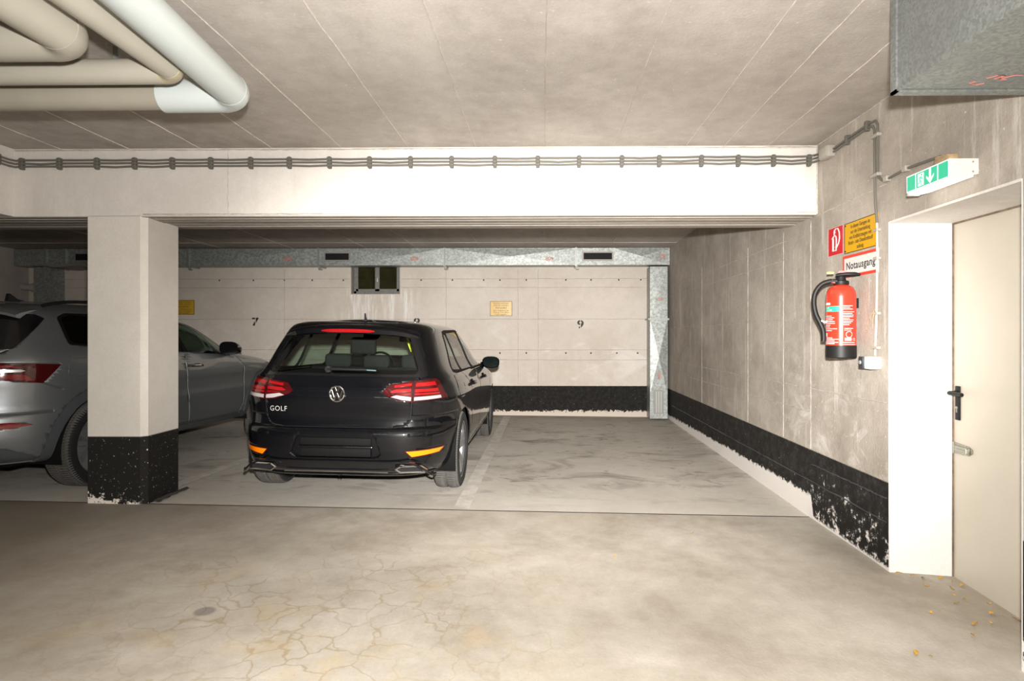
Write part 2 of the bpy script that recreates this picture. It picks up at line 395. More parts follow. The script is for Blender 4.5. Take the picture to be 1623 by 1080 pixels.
MT['lens_white'] = M('reverse_lens', (.34, .31, .31), .2, coat=.6)
MT['lens_orange'] = M('orange_reflector', (1.0, .22, .0), .25, coat=.5)
MT['yellow_strap'] = M('yellow_strap', (.75, .80, .02), .6)

# ------------------------------------------------------------------ floor
def fz(x, y):
    t = min(max((y - 4.4) / 5.35, 0), 1); xx = max(x, -6.5)
    z0 = .02; k0 = .0205 if xx < 1.95 else .07; z1 = .045; k1 = .0104
    z = (z0 + (1.95 - xx)*k0)*(1-t) + (z1 + (1.95 - xx)*k1)*t
    if y < 3.6: z -= min(.10, .035*(3.6 - y)) * min(max((x + 1) / 2.5, 0), 1)
    return z
def joint_y(x): return 4.49 + (x - 1.95)*.0167
floor = MB().box(-8.6, 2.7, -5.2, 10.1, -.40, -.30).build('floor', MT['aisle'], kind='structure')
def slab(name, mat, yfn0, yfn1, lift=0):
    mb = MB(); nx, ny = 46, 24; xs = [-8.4 + 10.95*i/nx for i in range(nx+1)]
    for i in range(nx+1):
        x = xs[i]
        for j in range(ny+1):
            t = j/ny; y = yfn0(x)*(1-t) + yfn1(x)*t; mb.v.append((x, y, fz(x, y) + lift))
    n = len(mb.v)
    for i in range(nx+1):
        for j in (0, ny): 
            x, y, z = mb.v[i*(ny+1)+j]; mb.v.append((x, y, -.30))
    for i in range(nx):
        for j in range(ny):
            a = i*(ny+1)+j; mb.f.append((a, a+ny+1, a+ny+2, a+1))
        mb.f.append((i*(ny+1), n+2*i, n+2*i+2, (i+1)*(ny+1))); mb.f.append((i*(ny+1)+ny, (i+1)*(ny+1)+ny, n+2*i+3, n+2*i+1))
    return mb.build(name, mat, floor)
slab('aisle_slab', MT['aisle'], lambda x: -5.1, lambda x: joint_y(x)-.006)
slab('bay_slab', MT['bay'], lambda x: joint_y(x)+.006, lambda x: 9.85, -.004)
def floor_strip(name, pts, wd, mat, h=.009):
    mb = MB(); n = 14; (xa, ya), (xb, yb) = pts
    d = Vector((xb-xa, yb-ya)).normalized(); q = Vector((-d.y, d.x))*wd/2
    for i in range(n+1):
        t = i/n; x = xa+(xb-xa)*t; y = ya+(yb-ya)*t
        for sgn in (-1, 1):
            X, Y = x+q.x*sgn, y+q.y*sgn; mb.v.append((X, Y, fz(X, Y)+h))
    for i in range(n): mb.f.append((2*i, 2*i+1, 2*i+3, 2*i+2))
    return mb.build(name, mat, floor)
floor_strip('joint_strip', [(-8.3, joint_y(-8.3)), (1.94, joint_y(1.94))], .017, MT['joint'], .0015)
floor_strip('bay_line', [(-.60, 4.47), (-.56, 9.5)], .115, MT['line'])
floor_strip('bay_line', [(-2.99, 4.85), (-2.72, 9.5)], .115, MT['line'])
floor_strip('bay_line', [(-6.0, 4.45), (-5.9, 9.5)], .115, MT['line'])

# ------------------------------------------------------------------ walls, ceiling, beams, column
CZ = 2.70
ceil = MB().box(-8.6, 2.6, -5.2, 10.1, CZ, CZ+.25).build('ceiling', MT['ceiling'], kind='structure')
rnd = random.Random(4)
def ridge(mb, a, b, wd, h, nrm, up, seg=24, jit=.003):
    """a thin, slightly wandering fin left by the shuttering joint"""
    a, b, nrm, up = Vector(a), Vector(b), Vector(nrm), Vector(up); n0 = len(mb.v)
    for i in range(seg+1):
        p = a.lerp(b, i/seg) + up*rnd.uniform(-jit, jit); ww = wd*rnd.uniform(.5, 1.2)
        mb.v += [tuple(p - up*ww), tuple(p + nrm*h*rnd.uniform(.5, 1.2)), tuple(p + up*ww)]
    for i in range(seg):
        k = n0+3*i; mb.f += [(k, k+1, k+4, k+3), (k+1, k+2, k+5, k+4)]
    return mb
for i, X in enumerate([-3.5, -3.0, -2.48, -1.96, -1.455, -.97, -.485, .012, .515, 1.02, 1.29, 1.60]):
    ridge(MB(), (X, -3, CZ), (X, 4.39, CZ), .0030, .005, (0,0,-1), (1,0,0), 60).build('ceiling_seam', MT['seam'], ceil, smooth=False)
for X in [-6.1, -5.0, -3.9, -2.75, -1.96, -.97, .012, 1.02]:
    ridge(MB(), (X, 4.92, CZ), (X, 9.75, CZ), .006, .006, (0,0,-1), (1,0,0), 30).build('ceiling_seam', MT['seam'], ceil, smooth=False)
ridge(MB(), (-8.3, 8.85, CZ), (1.95, 8.95, CZ), .006, .006, (0,0,-1), (0,1,0), 40).build('ceiling_seam', MT['seam'], ceil, smooth=False)

# back wall with the window opening
WX0, WX1, WZ0, WZ1 = -3.08, -2.285, 1.995, 2.66
wb = MB().box(-8.6, WX0, 9.75, 10.0, -.3, CZ).box(WX1, 2.3, 9.75, 10.0, -.3, CZ).box(WX0, WX1, 9.75, 10.0, -.3, WZ0).box(WX0, WX1, 9.75, 10.0, WZ1, CZ)
wall_back = wb.build('wall_back', MT['wall_back'], kind='structure')
for z in (2.245, 2.105, 1.60, 1.11, .95):
    mb = ridge(MB(), (-8.2, 9.75, z), (1.94, 9.75, z), .004, .003, (0,-1,0), (0,0,1), 60)
    if WZ0 < z < WZ1: mb = ridge(ridge(MB(), (-8.2, 9.75, z), (WX0-.02, 9.75, z), .004, .003, (0,-1,0), (0,0,1), 40), (WX1+.02, 9.75, z), (1.94, 9.75, z), .004, .003, (0,-1,0), (0,0,1), 40)
    mb.build('formwork_seam', MT['seam_wall'], wall_back, smooth=False)
for x in (-.40, -.08, -4.15, -1.55):
    ridge(MB(), (x, 9.75, .56), (x, 9.75, 2.40), .003, .002, (0,-1,0), (1,0,0), 30).build('formwork_seam', MT['seam_wall'], wall_back, smooth=False)
for z, xs in ((2.225, (-5.2, -4.65, -4.15, -3.7, -3.2, -1.95, -1.45, -.95, -.69, -.27, .36, .76, 1.20, 1.55)), (1.06, (-.69, -.27, .36, .76, 1.17, 1.5))):
    for x in xs: MB().lathe([(.012, -.004), (.012, -.001), (.006, .0), (.0005, .0)], (x, 9.75, z), 'y', 10).build('tie_hole', MT['dark'], wall_back)
# stencilled bay numbers
def stencil(txt, x, z, h, lab, gap=True):
    vs, fs = text_mesh(txt, h*1.42, bold=.004); bm = bmesh.new()
    bv = [bm.verts.new(v) for v in vs]
    for f in fs:
        try: bm.faces.new([bv[i] for i in f])
        except ValueError: pass
    cx = (min(v.co.x for v in bm.verts)+max(v.co.x for v in bm.verts))/2; g = .0045
    for s_ in (-g, g): bmesh.ops.bisect_plane(bm, geom=bm.verts[:]+bm.edges[:]+bm.faces[:], plane_co=(cx+s_, 0, 0), plane_no=(1, 0, 0))
    kill = [f for f in bm.faces if abs(f.calc_center_median().x-cx) < g*.98]
    bmesh.ops.delete(bm, geom=kill, context='FACES')
    bm.verts.index_update()
    mb = MB(); mb.add([(x + (v.co.x-cx)*1.25, 9.747, z+v.co.y) for v in bm.verts], [[v.index for v in f.verts] for f in bm.faces]); bm.free()
    o = mb.build('stencil_number', MT['ink'], wall_back, smooth=False); o['label'] = lab
stencil('7', -4.616, 1.553, .125, 'black stencilled number 7'); stencil('8', -2.02, 1.545, .125, 'black stencilled number 8'); stencil('9', .592, 1.511, .125, 'black stencilled number 9')

# right wall, with the recess of the exit door
wr = MB().box(1.95, 2.5, 3.489, 10.0, -.3, CZ).box(1.95, 2.5, -5.2, 2.52, -.3, CZ).box(1.95, 2.5, 2.52, 3.489, 1.99, CZ).box(2.40, 2.5, 2.52, 3.489, -.3, 1.99)
wall_right = wr.build('wall_right', MT['wall_right'], kind='structure')
for z, y0, y1 in ((2.21, 3.5, 4.39), (2.104, 4.92, 9.4), (1.955, 4.92, 9.4), (1.47, 4.5, 9.4), (.96, 3.5, 9.4), (.79, 4.5, 9.0), (.285, 3.5, 9.3), (.42, 3.5, 4.48)):
    ridge(MB(), (1.95, y0, z), (1.95, y1, z-.01), .0045, .004, (-1,0,0), (0,0,1), 50).build('formwork_seam', MT['seam_wall'] if z > .5 else MT['cladding'], wall_right, smooth=False)
for y in (7.55, 5.86, 5.0, 4.49):
    ridge(MB(), (1.95, y, .52), (1.95, y, 2.18 if y > 4.4 else 2.68), .0035, .003, (-1,0,0), (0,1,0), 40).build('formwork_seam', MT['seam_wall'], wall_right, smooth=False)
MB().box(1.951, 2.395, 3.481, 3.492, -.2, 1.985).build('trim_1', MT['white_render'], kind='structure')
MB().box(1.951, 2.395, 2.517, 2.527, -.2, 1.985).build('trim_2', MT['white_render'], kind='structure')
MB().box(1.951, 2.395, 2.527, 3.481, 1.978, 1.992).build('trim_3', MT['lintel'], kind='structure')
mb = MB().box(-8.6, -8.3, -5.2, 10.0, -.3, CZ); mb.build('wall_left', MT['wall_plain'], kind='structure')
mb = MB().box(-8.6, 2.5, -5.2, -5.0, -.3, CZ); mb.build('wall_front', MT['wall_plain'], kind='structure')
# beams
BY0, BY1, BZ = 4.39, 4.92, 2.21
bm_ = MB().box(-8.3, 1.955, BY0, BY1, BZ, CZ+.01)
beam = bm_.build('beam', MT['beam'], kind='structure')
sof = MB(); nb = 7
for i in range(nb):
    y0 = BY0+.006+(BY1-BY0-.012)*i/nb; y1 = BY0+.006+(BY1-BY0-.012)*(i+1)/nb-.004
    d = rnd.uniform(.004, .010); MB().box(-8.28, 1.952, y0, y1, BZ-d, BZ+.002).build('soffit_board_mark', MT['beam_soffit'], beam)
for x in (-2.28, -.05): ridge(MB(), (x, BY0, BZ+.02), (x, BY0, CZ-.02), .003, .003, (0,-1,0), (1,0,0), 20).build('formwork_seam', MT['seam_wall'], beam, smooth=False)
ridge(MB(), (-3.84, BY0, CZ-.012), (1.94, BY0, CZ-.012), .007, .008, (0,-1,0), (0,0,1), 90, .002).build('formwork_seam', MT['seam'], beam, smooth=False)
ridge(MB(), (-2.9, BY0, BZ+.012), (1.94, BY0, BZ+.012), .006, .006, (0,-1,0), (0,0,1), 90, .002).build('formwork_seam', MT['seam'], beam, smooth=False)
ridge(MB(), (1.95, BY0-.004, BZ), (1.95, BY0-.004, CZ), .010, .008, (-.7,-.7,0), (.7,-.7,0), 30, .003).build('formwork_seam', MT['seam'], beam, smooth=False)
ridge(MB(), (1.95, BY0, CZ-.003), (1.95, 2.5, CZ-.003), .006, .006, (-.7,0,-.7), (.7,0,-.7), 50, .002).build('ceiling_seam', MT['seam'], ceil, smooth=False)
MB().box(-4.30, -3.85, -5.0, BY0+.01, BZ, CZ+.01).build('beam', MT['beam'], kind='structure')
# column, chamfered at its corner edges
ch = .036
cp = [(-3.305, BY0), (-2.885-ch, BY0), (-2.885, BY0+ch), (-2.885, 4.83-ch), (-2.885-ch, 4.83), (-3.305, 4.83)]
colm = MB().prism(cp, lambda u, v, w_: (u, v, w_), -.2, BZ+.002)
column = colm.build('column', MT['column'], kind='structure', smooth=False)
ridge(MB(), (-2.85, 4.43, fz(-2.87, 4.43)+.008), (-2.85, 4.85, fz(-2.87, 4.85)+.009), .035, .012, (0,0,1), (1,0,0), 12, .002).build('column_shadow_strip', MT['joint'], column, smooth=False)  # dark strip standing in for the shadow along the column foot
# ------------------------------------------------------------------ window in the back wall
win = thing('window_1', None, None, (-2.68, 9.85, WZ0)); win['kind'] = 'structure'
MB().box(WX0, WX0+.012, 9.745, 9.96, WZ0, WZ1).box(WX1-.012, WX1, 9.745, 9.96, WZ0, WZ1).build('reveal', MT['wall_plain'], win)
MB().box(WX0, WX1, 9.744, 9.96, WZ0, WZ0+.014).build('window_sill', MT['wall_plain'], win)
fx0, fx1, fz0, fz1 = WX0+.02, WX1-.015, WZ0+.025, WZ1-.005
MFr = M('grey_window_frame', (.19, .19, .175), .6, .2, var=.2)
MB().box(fx0, fx1, 9.86, 9.90, fz0, fz0+.035).box(fx0, fx1, 9.86, 9.90, fz1-.035, fz1).box(fx0, fx0+.035, 9.86, 9.90, fz0, fz1).box(fx1-.03, fx1, 9.86, 9.90, fz0, fz1).build('window_frame', MFr, win)
xm = (fx0+fx1)/2
for s_, (xa, xb) in enumerate(((fx0+.035, xm), (xm, fx1-.03))):
    mb = MB().box(xa, xb, 9.845, 9.875, fz0+.035, fz0+.07).box(xa, xb, 9.845, 9.875, fz1-.07, fz1-.035).box(xa, xa+.035, 9.845, 9.875, fz0+.035, fz1-.035).box(xb-.035, xb, 9.845, 9.875, fz0+.035, fz1-.035)
    sash = mb.build('sash', MFr, win)
    MB().box(xa+.03, xb-.03, 9.858, 9.862, fz0+.06, fz1-.06).build('pane', MT['glass_win'], sash)
MB().rbox(xm-.012, xm+.012, 9.825, 9.848, fz0+.18, fz0+.26, .005).build('window_latch', MT['galv_edge'], win)
MB().box(WX0-.3, WX1+.3, 10.15, 10.20, WZ0-.3, CZ).box(WX0+.2, WX0+.26, 10.08, 10.12, WZ0-.1, CZ).build('light_shaft', M('shaft_wall', (.75, .70, .56), .9, var=.3, vscale_=6), win)

# ------------------------------------------------------------------ galvanised ducts
DZ0, DZ1, DY = 2.428, 2.692, 9.45
def duct_panel(mb, fn, u0, u1, v0, v1, h):
    """sheet panel creased to a shallow pyramid"""
    return mb.add([fn(u0, v0, 0), fn(u1, v0, 0), fn(u1, v1, 0), fn(u0, v1, 0), fn((u0+u1)/2, (v0+v1)/2, h)], [(0,1,4), (1,2,4), (2,3,4), (3,0,4)])
def grille(parent, fn, u0, u1, v0, v1, horiz=True, frame=.025, nsl=4, slat_mat=None, back=None):
    fr = MB()
    def bx(mb, a, b, c_, d, w0, w1):
        p = [fn(u, v, w_) for w_ in (w0, w1) for (u, v) in ((a, c_), (b, c_), (b, d), (a, d))]
        mb.add(p, [(3,2,1,0), (4,5,6,7), (0,1,5,4), (1,2,6,5), (2,3,7,6), (3,0,4,7)])
    for q in ((u0, u1, v0, v0+frame), (u0, u1, v1-frame, v1), (u0, u0+frame, v0+frame, v1-frame), (u1-frame, u1, v0+frame, v1-frame)): bx(fr, *q, -.002, .016)
    g = fr.build('grille_frame', MT['grille'], parent, smooth=False)
    bk = MB(); bx(bk, u0+frame*.8, u1-frame*.8, v0+frame*.8, v1-frame*.8, .0135, .0145); bk.build('grille_opening', back or MT['dark'], g, smooth=False)
    for i in range(nsl):
        sl = MB(); t = (i+.5)/nsl
        if horiz: v = v0+frame+(v1-v0-2*frame)*t; bx(sl, u0+frame, u1-frame, v-.003, v+.003, .0145, .018)
        else: u = u0+frame+(u1-u0-2*frame)*t; bx(sl, u-.004 if nsl > 3 else u-.009, u+.004 if nsl > 3 else u+.009, v0+frame, v1-frame, .0145, .018)
        sl.build('slat', slat_mat or MT['grille'], g, smooth=False)
    return g
fb = lambda u, v, w_: (u, DY - w_, v)
duct = thing('ventilation_duct', 'long galvanised box duct along the top of the back wall with slotted grilles', 'duct', (-3.1, 9.6, DZ0))
secs = [(-8.284, -7.78), (-7.76, -7.48), (-7.45, -5.54), (-5.51, -3.50), (-3.47, -1.54), (-1.51, .49), (.52, 1.945)]
vents = {2: (-7.32, -6.92), 4: (-3.40, -2.99), 6: (.60, 1.08)}
for i, (x0, x1) in enumerate(secs):
    mb = MB().box(x0, x1, DY, 9.745, DZ0, DZ1)
    p0 = x0+.02
    if i in vents: p0 = vents[i][1]+.02
    duct_panel(mb, fb, p0, x1-.02, DZ0+.006, DZ1-.006, .022 if i > 1 else .006)
    sec = mb.build('duct_section', MT['galv'], duct, smooth=False)
    if i in vents: grille(sec, fb, vents[i][0], vents[i][1], 2.49, 2.635, True, .022, 5, MT['black_plastic'])
for x in (-7.77, -7.465, -5.525, -3.485, -1.525, .505):
    fl = MB().box(x-.016, x-.002, DY-.03, 9.745, DZ0-.02, DZ1+.004).box(x+.002, x+.016, DY-.03, 9.745, DZ0-.02, DZ1+.004).build('flange', MT['galv_edge'], duct, smooth=False)
    x > -7.7 and MB().box(x-.008, x+.03, DY+.0, DY+.02, DZ0-.055, DZ0-.02).box(x-.004, x+.05, DY+.01, DY+.03, DZ0-.065, DZ0-.052).build('flange_clip', MT['grille'], fl, smooth=False)
MB().prism([(-7.69, 2.43), (-7.1, 2.43), (-7.1, 2.41), (-7.45, 2.375)], lambda u, v, w_: (u, 9.2+w_, v), 0, .5).build('deflector_plate', MT['grille'], duct, smooth=False)
for x, t in ((-1.98, '408'), (.10, '408'), (-3.95, '408'), (1.84, '28')):
    mb = text_on(MB(), t, .10, lambda u, v, x=x: (x - u*.9, DY-.024, 2.53 - v*.9) if x < 1.5 else (x - v*.9, DY-.012, 2.555 + u*.9)); mb.build('marker_scrawl', MT['red_marker'], duct, smooth=False)
vd = thing('duct_drop', 'galvanised vertical duct standing in the right back corner with grille at its foot', 'duct', (1.79, 9.6, fz(1.79, 9.5)))
V0, V1 = 1.645, 1.915
zf = fz(1.8, 9.5)
for (z0, z1) in ((zf+.012, 1.58), (1.60, DZ0-.025)):
    mb = MB().box(V0, V1, DY+.01, 9.745, z0, z1); f2 = lambda u, v, w_: (u, DY+.01-w_, v)
    duct_panel(mb, f2, V0+.006, V1-.006, z0+.40 if z0 < 1 else z0+.01, z1-.01, .022 if z0 < 1 else .004)
    s = mb.build('duct_section', MT['galv'], vd, smooth=False)
    if z0 < 1: grille(s, f2, 1.70, 1.855, .13, .50, False, .022, 3, MT['galv_edge'], MT['grille'])
MB().box(V0-.03, V1+.02, DY-.02, 9.745, 1.578, 1.590).box(V0-.03, V1+.02, DY-.02, 9.745, 1.592, 1.604).build('flange', MT['galv_edge'], vd, smooth=False)
for z, t in ((2.38, '1'), (1.90, '108'), (.72, '408')):
    text_on(MB(), t, .075, lambda u, v, z=z: (1.78+u, DY-.018 if z < 1 else DY-.006+.003, z+v) if z > 1 else (1.78-v, DY-.018, z+u)).build('marker_scrawl', MT['red_marker'], vd, smooth=False)
vl = thing('duct_drop', 'dark vertical duct in the left back corner above the grey car', 'duct', (-7.87, 9.6, fz(-7.87, 9.5)))
MB().box(-7.955, -7.71, DY-.02, 9.745, fz(-7.8, 9.5), DZ0-.022).build('duct_section', MT['galv'], vl, smooth=False)
MB().box(-7.965, -7.70, DY-.03, 9.745, 1.60, 1.62).build('flange', MT['galv_edge'], vl, smooth=False)
sp = thing('drain_pipe', 'pale drain pipe with elbow low on the wall left of the dark corner duct', 'pipe', (-8.1, 9.6, fz(-8, 9.6)))
MB().tube([(-8.295, 9.62, 2.115), (-8.10, 9.62, 2.10)], .055, 14).build('pipe_run', MT['pipe_soil'], sp)
MB().tube([(-8.13, 9.62, 2.102), (-8.075, 9.62, 2.098), (-8.05, 9.62, 2.085), (-8.035, 9.62, 2.06), (-8.035, 9.62, 2.0)], [.068, .068, .066, .06, .045], 14).build('elbow', MT['pipe_soil'], sp)
MB().tube([(-8.035, 9.62, 2.02), (-8.035, 9.62, fz(-8, 9.6))], .035, 12).build('downpipe', MT['pipe_soil'], sp)
# near duct, top right
nd_ = thing('ceiling_duct', 'big dull galvanised box duct hanging under the ceiling at the top right', 'duct', (1.66, 1.0, 2.30))
MB().box(1.375, 1.945, -2.0, 2.425, 2.30, 2.69).build('duct_section', MT['galv_dark'], nd_, smooth=False)
MB().box(1.367, 1.378, 2.395, 2.432, 2.292, 2.69).box(1.367, 1.945, 2.395, 2.432, 2.292, 2.303).build('end_flange', MT['galv_dark'], nd_, smooth=False)
MB().box(1.371, 1.383, -2.0, 2.40, 2.296, 2.308).build('corner_bead', MT['galv_dark'], nd_, smooth=False)
mb = MB()
for pts in ([(0,0),(.02,.012),(.045,.012),(.03,-.002),(.05,0),(.075,.012),(.10,.012)], [(-.02,-.012),(-.03,-.02),(0,-.026),(.02,-.02)], [(.045,.004),(.055,-.006),(.07,-.004)]):
    mb.tube([(1.64+u*1.1, 2.29-v*2.2, 2.2988) for u, v in pts], .0016, 5)
mb.build('marker_scrawl', MT['red_marker'], nd_)

# ------------------------------------------------------------------ jacketed pipes, top left
def pipe_thing(lab, x, y, z, r, m_y, m_x, m_e, r_x=None, sleeve=None, slant=0.0):
    k_ = .961; x, y, z, r = x*k_, y*k_, 1.35+(z-1.35)*k_, r*k_; r_x = r_x*k_ if r_x else None
    t = thing('jacketed_pipe', lab, 'pipe', (x, y, z-r), group='jacketed pipes under the ceiling')
    rb = r*1.05; rx = r_x or r
    MB().tube([(x+slant*(y+3), -3.0, z), (x, y-rb, z)], r, 32).build('pipe_run', m_y, t)
    pts = [(x-rb+rb*math.cos(a), y-rb+rb*math.sin(a), z) for a in [math.pi/2*i/10 for i in range(11)]]
    MB().tube(pts, r*1.012, 32).build('elbow', m_e, t)
    x1 = x-rb
    if sleeve:
        MB().tube([(x1, y, z), (x1-sleeve, y, z)], r*1.01, 32).build('pipe_sleeve', m_e, t); x1 -= sleeve-.02
    MB().tube([(-3.853, y, z), (x1, y, z)], rx, 32).build('pipe_run', m_x, t)
    for xx in (-2.0, -3.4): MB().box(xx-.012, xx+.012, y-.01, y+.01, z+rx-.005, CZ).build('hanger', MT['galv_edge'], t)
    for yy in (.6, -1.4): MB().box(x-.01+slant*(y-yy), x+.01+slant*(y-yy), yy-.012, yy+.012, z+r-.005, CZ).build('hanger', MT['galv_edge'], t)
    return t
pipe_thing('white jacketed pipe bend, outermost of the three under the ceiling', -1.485, 2.955, 2.515, .078, MT['pipe_white'], MT['pipe_grey'], MT['pipe_white'], .066, .27, .075)
pipe_thing('slim cream jacketed pipe bend in the middle with a yellowed elbow', -1.625, 2.68, 2.515, .054, MT['pipe_cream'], MT['pipe_cream'], MT['pipe_yellow'])
pipe_thing('thick cream jacketed pipe bend, innermost and nearest the top left corner', -1.845, 2.375, 2.515, .084, MT['pipe_cream'], MT['pipe_cream'], MT['pipe_cream'])

# ------------------------------------------------------------------ cables on the beam and on the right wall
cr = thing('cable_run', 'three grey cables clipped in a row along the white beam', 'cable', (-1, BY0, 2.57))
zc = (2.613, 2.590, 2.567)
clipx = [-3.775,-3.50,-3.225,-2.95,-2.675,-2.395,-2.105,-1.825,-1.535,-1.245,-.95,-.655,-.345,-.038,.255,.560,.825,1.125,1.385,1.635,1.885]
for k, z in enumerate(zc):
    r = random.Random(k); pts = [(-3.832, 3.2, z+.0), (-3.832, 3.7, z+.002), (-3.832, 4.33, z-.004), (-3.815, 4.366, z-.004)]
    for i, x in enumerate(clipx):
        pts.append((x, BY0-.020, z + (.004 if x > 1 else 0)))
        if i < len(clipx)-1: pts.append(((x+clipx[i+1])/2, BY0-.020, z-.002+r.uniform(-.005, .003)))
    if k < 3: pts += [(1.915, 4.355, z+.006), (1.928, 4.30, z+.002), (1.930, 4.237, (2.60, 2.588, 2.576)[k])]
    MB().tube(pts, .0075, 8).build('cable', MT['cable'], cr)
MBc = MB().rbox(-.013, .013, -.016, .016, -.032, .052, .004, 1)
for z in (-.022, 0, .024): MBc.rbox(-.016, .016, -.021, -.006, z-.012+.01, z+.012+.01, .004, 1)
base = None
for x in clipx:
    if base is None:
        mb = MB(); mb.add([(vx+x, vy+BY0-.014, vz+2.578) for vx, vy, vz in MBc.v], MBc.f); base = mb.build('clip', MT['clip'], cr, angle=30); x0_ = x
    else:
        o = base.copy(); o.location = base.location + Vector((x-x0_, 0, 0)); col.objects.link(o)
mb = MB(); mb.add([(-3.836+ -vy*1.0, 4.24+vx, vz+2.576) for vx, vy, vz in MBc.v], MBc.f); mb.build('clip', MT['clip'], cr)
jb = thing('junction_box', 'small grey junction box where the beam cables turn onto the right wall', 'junction box', (1.93, 4.17, 2.54))
MB().rbox(1.895, 1.952, 4.115, 4.235, 2.545, 2.622, .008).build('box', MT['clip_cream'], jb); MB().rbox(1.888, 1.897, 4.12, 4.23, 2.55, 2.617, .004).build('lid', MT['clip_cream'], jb)
cw = thing('wall_cable', 'two grey cables climbing the right wall and dropping towards the exit lamp', 'cable', (1.94, 3.7, 2.2))
XW = 1.938
def wcab(pts, r, mat, p): return MB().tube(pts, r, 8).build('cable', mat, p)
wcab([(XW, 4.12, 2.592), (XW, 3.9, 2.602), (XW, 3.66, 2.606), (XW, 3.60, 2.600), (XW, 3.578, 2.57), (XW, 3.575, 2.50), (XW, 3.578, 2.30), (XW, 3.565, 2.26), (XW, 3.53, 2.235), (XW, 3.47, 2.228), (XW, 3.30, 2.238), (XW, 3.02, 2.222)], .0075, MT['cable'], cw)
wcab([(XW, 4.12, 2.572), (XW, 3.9, 2.582), (XW, 3.67, 2.586), (XW, 3.63, 2.578), (XW, 3.612, 2.55), (XW, 3.61, 2.30), (XW, 3.605, 2.15), (XW, 3.585, 2.0)], .0075, MT['cable'], cw)
for (y, z, h) in ((3.93, 2.592, 1), (3.69, 2.598, 1), (3.593, 2.51, 0), (3.593, 2.28, 0), (3.48, 2.23, 2), (3.30, 2.238, 2)):
    mb = MB()
    if h == 1: mb.rbox(XW-.016, 1.952, y-.012, y+.012, z-.03, z+.03, .004, 1)
    elif h == 0: mb.rbox(XW-.016, 1.952, y-.04, y+.04, z-.010, z+.010, .004, 1)
    else: mb.rbox(XW-.016, 1.952, y-.02, y+.02, z-.016, z+.016, .004, 1)
    mb.build('clip', MT['clip_cream'] if h != 1 else MT['clip'], cw)
cd = thing('sensor_cable', 'thin cream cable running down the right wall to the small sensor box', 'cable', (1.94, 3.58, 1.24))
wcab([(XW, 3.585, 2.0), (XW, 3.583, 1.8), (XW, 3.587, 1.6), (XW, 3.592, 1.42), (XW, 3.602, 1.30), (XW, 3.605, 1.228)], .006, MT['cable_cream'], cd)
for z in (1.96, 1.795, 1.475, 1.275): MB().rbox(XW-.012, 1.952, 3.565, 3.61, z-.008, z+.008, .003, 1).build('clip', MT['clip_cream'], cd)
mb = MB().tube([(XW-.012, 3.592, 1.49), (XW-.02, 3.615, 1.46), (XW-.015, 3.655, 1.43), (XW-.006, 3.69, 1.38)], .0025, 5).tube([(XW-.012, 3.592, 1.48), (XW-.016, 3.60, 1.44), (XW-.01, 3.618, 1.385)], .0025, 5).tube([(XW-.014, 3.575, 1.50), (XW-.016, 3.60, 1.478), (XW-.014, 3.615, 1.47)], .0025, 5)
mb.build('wire_tie', MT['rust'], cd)
sb = thing('wall_sensor', 'small white box with a dark front left of the white door reveal', 'switch', (1.92, 3.61, 1.147))
MB().rbox(1.878, 1.952, 3.555, 3.655, 1.150, 1.225, .010).build('housing', MT['lamp_white'], sb)
MB().rbox(1.868, 1.885, 3.610, 3.660, 1.152, 1.222, .005).build('front_cover', M('dark_cover', (.035, .038, .042), .3), sb)
MB().lathe([(.0005, 0), (.010, 0), (.012, .004), (.012, .012)], (1.862, 3.636, 1.188), 'x', 14).build('button', M('grey_button', (.25, .25, .25), .4), sb)

# ------------------------------------------------------------------ signs (flat plates fixed on the wall)
def frame_poly(mb, fn, w_, h, t, d0, d1):
    for q in ((-w_/2, w_/2, h/2-t, h/2), (-w_/2, w_/2, -h/2, -h/2+t), (-w_/2, -w_/2+t, -h/2+t, h/2-t), (w_/2-t, w_/2, -h/2+t, h/2-t)):
        mb.prism([(q[0], q[2]), (q[1], q[2]), (q[1], q[3]), (q[0], q[3])], fn, d0, d1)
    return mb
def screws(parent, fn, w_, h, m_):
    for sx in (-1, 1):
        for sz in (-1, 1): MB().prism([(sx*(w_/2-.014)+.005*math.cos(a*math.pi/4), sz*(h/2-.014)+.005*math.sin(a*math.pi/4)) for a in range(8)], fn, .003, .006).build('screw', m_, parent, smooth=False)
def wallR(y, z): return lambda u, v, w_=0.0: (1.9495-w_, y-u, z+v)         # on the right wall, reading towards the camera
def wallB(x, z): return lambda u, v, w_=0.0: (x+u, 9.7495-w_, z+v)
def rect(a, b): return [(-a/2, -b/2), (a/2, -b/2), (a/2, b/2), (-a/2, b/2)]
# yellow garage rule
fn = wallR(3.789, 1.967)
sg = thing('sign', 'yellow rectangular sign on garage parking rules, above the emergency exit sign', 'sign', fn(0, -.095))
MB().prism(rect(.392, .192), fn, 0, .003).build('plate', MT['yellow'], sg, smooth=False)
frame_poly(MB(), fn, .392, .192, .004, .003, .0042).build('border', MT['ink'], sg, smooth=False)
mb = MB()
for i, (t, sx) in enumerate((('In diesen Garagen ist', .80), ('nur die Unterstellung', .80), ('von Kraftfahrzeugen mit', .80), ('Benzin - oder Dieselkraftstoff', .72), ('zulässig', .80))):
    text_on(mb, t, .0335, lambda u, v, i=i: fn(u, .066-.0335*i+v, .0048), sx, bold=.0005)
mb.build('lettering', MT['ink'], sg, smooth=False); screws(sg, fn, .392, .192, MT['ink'])
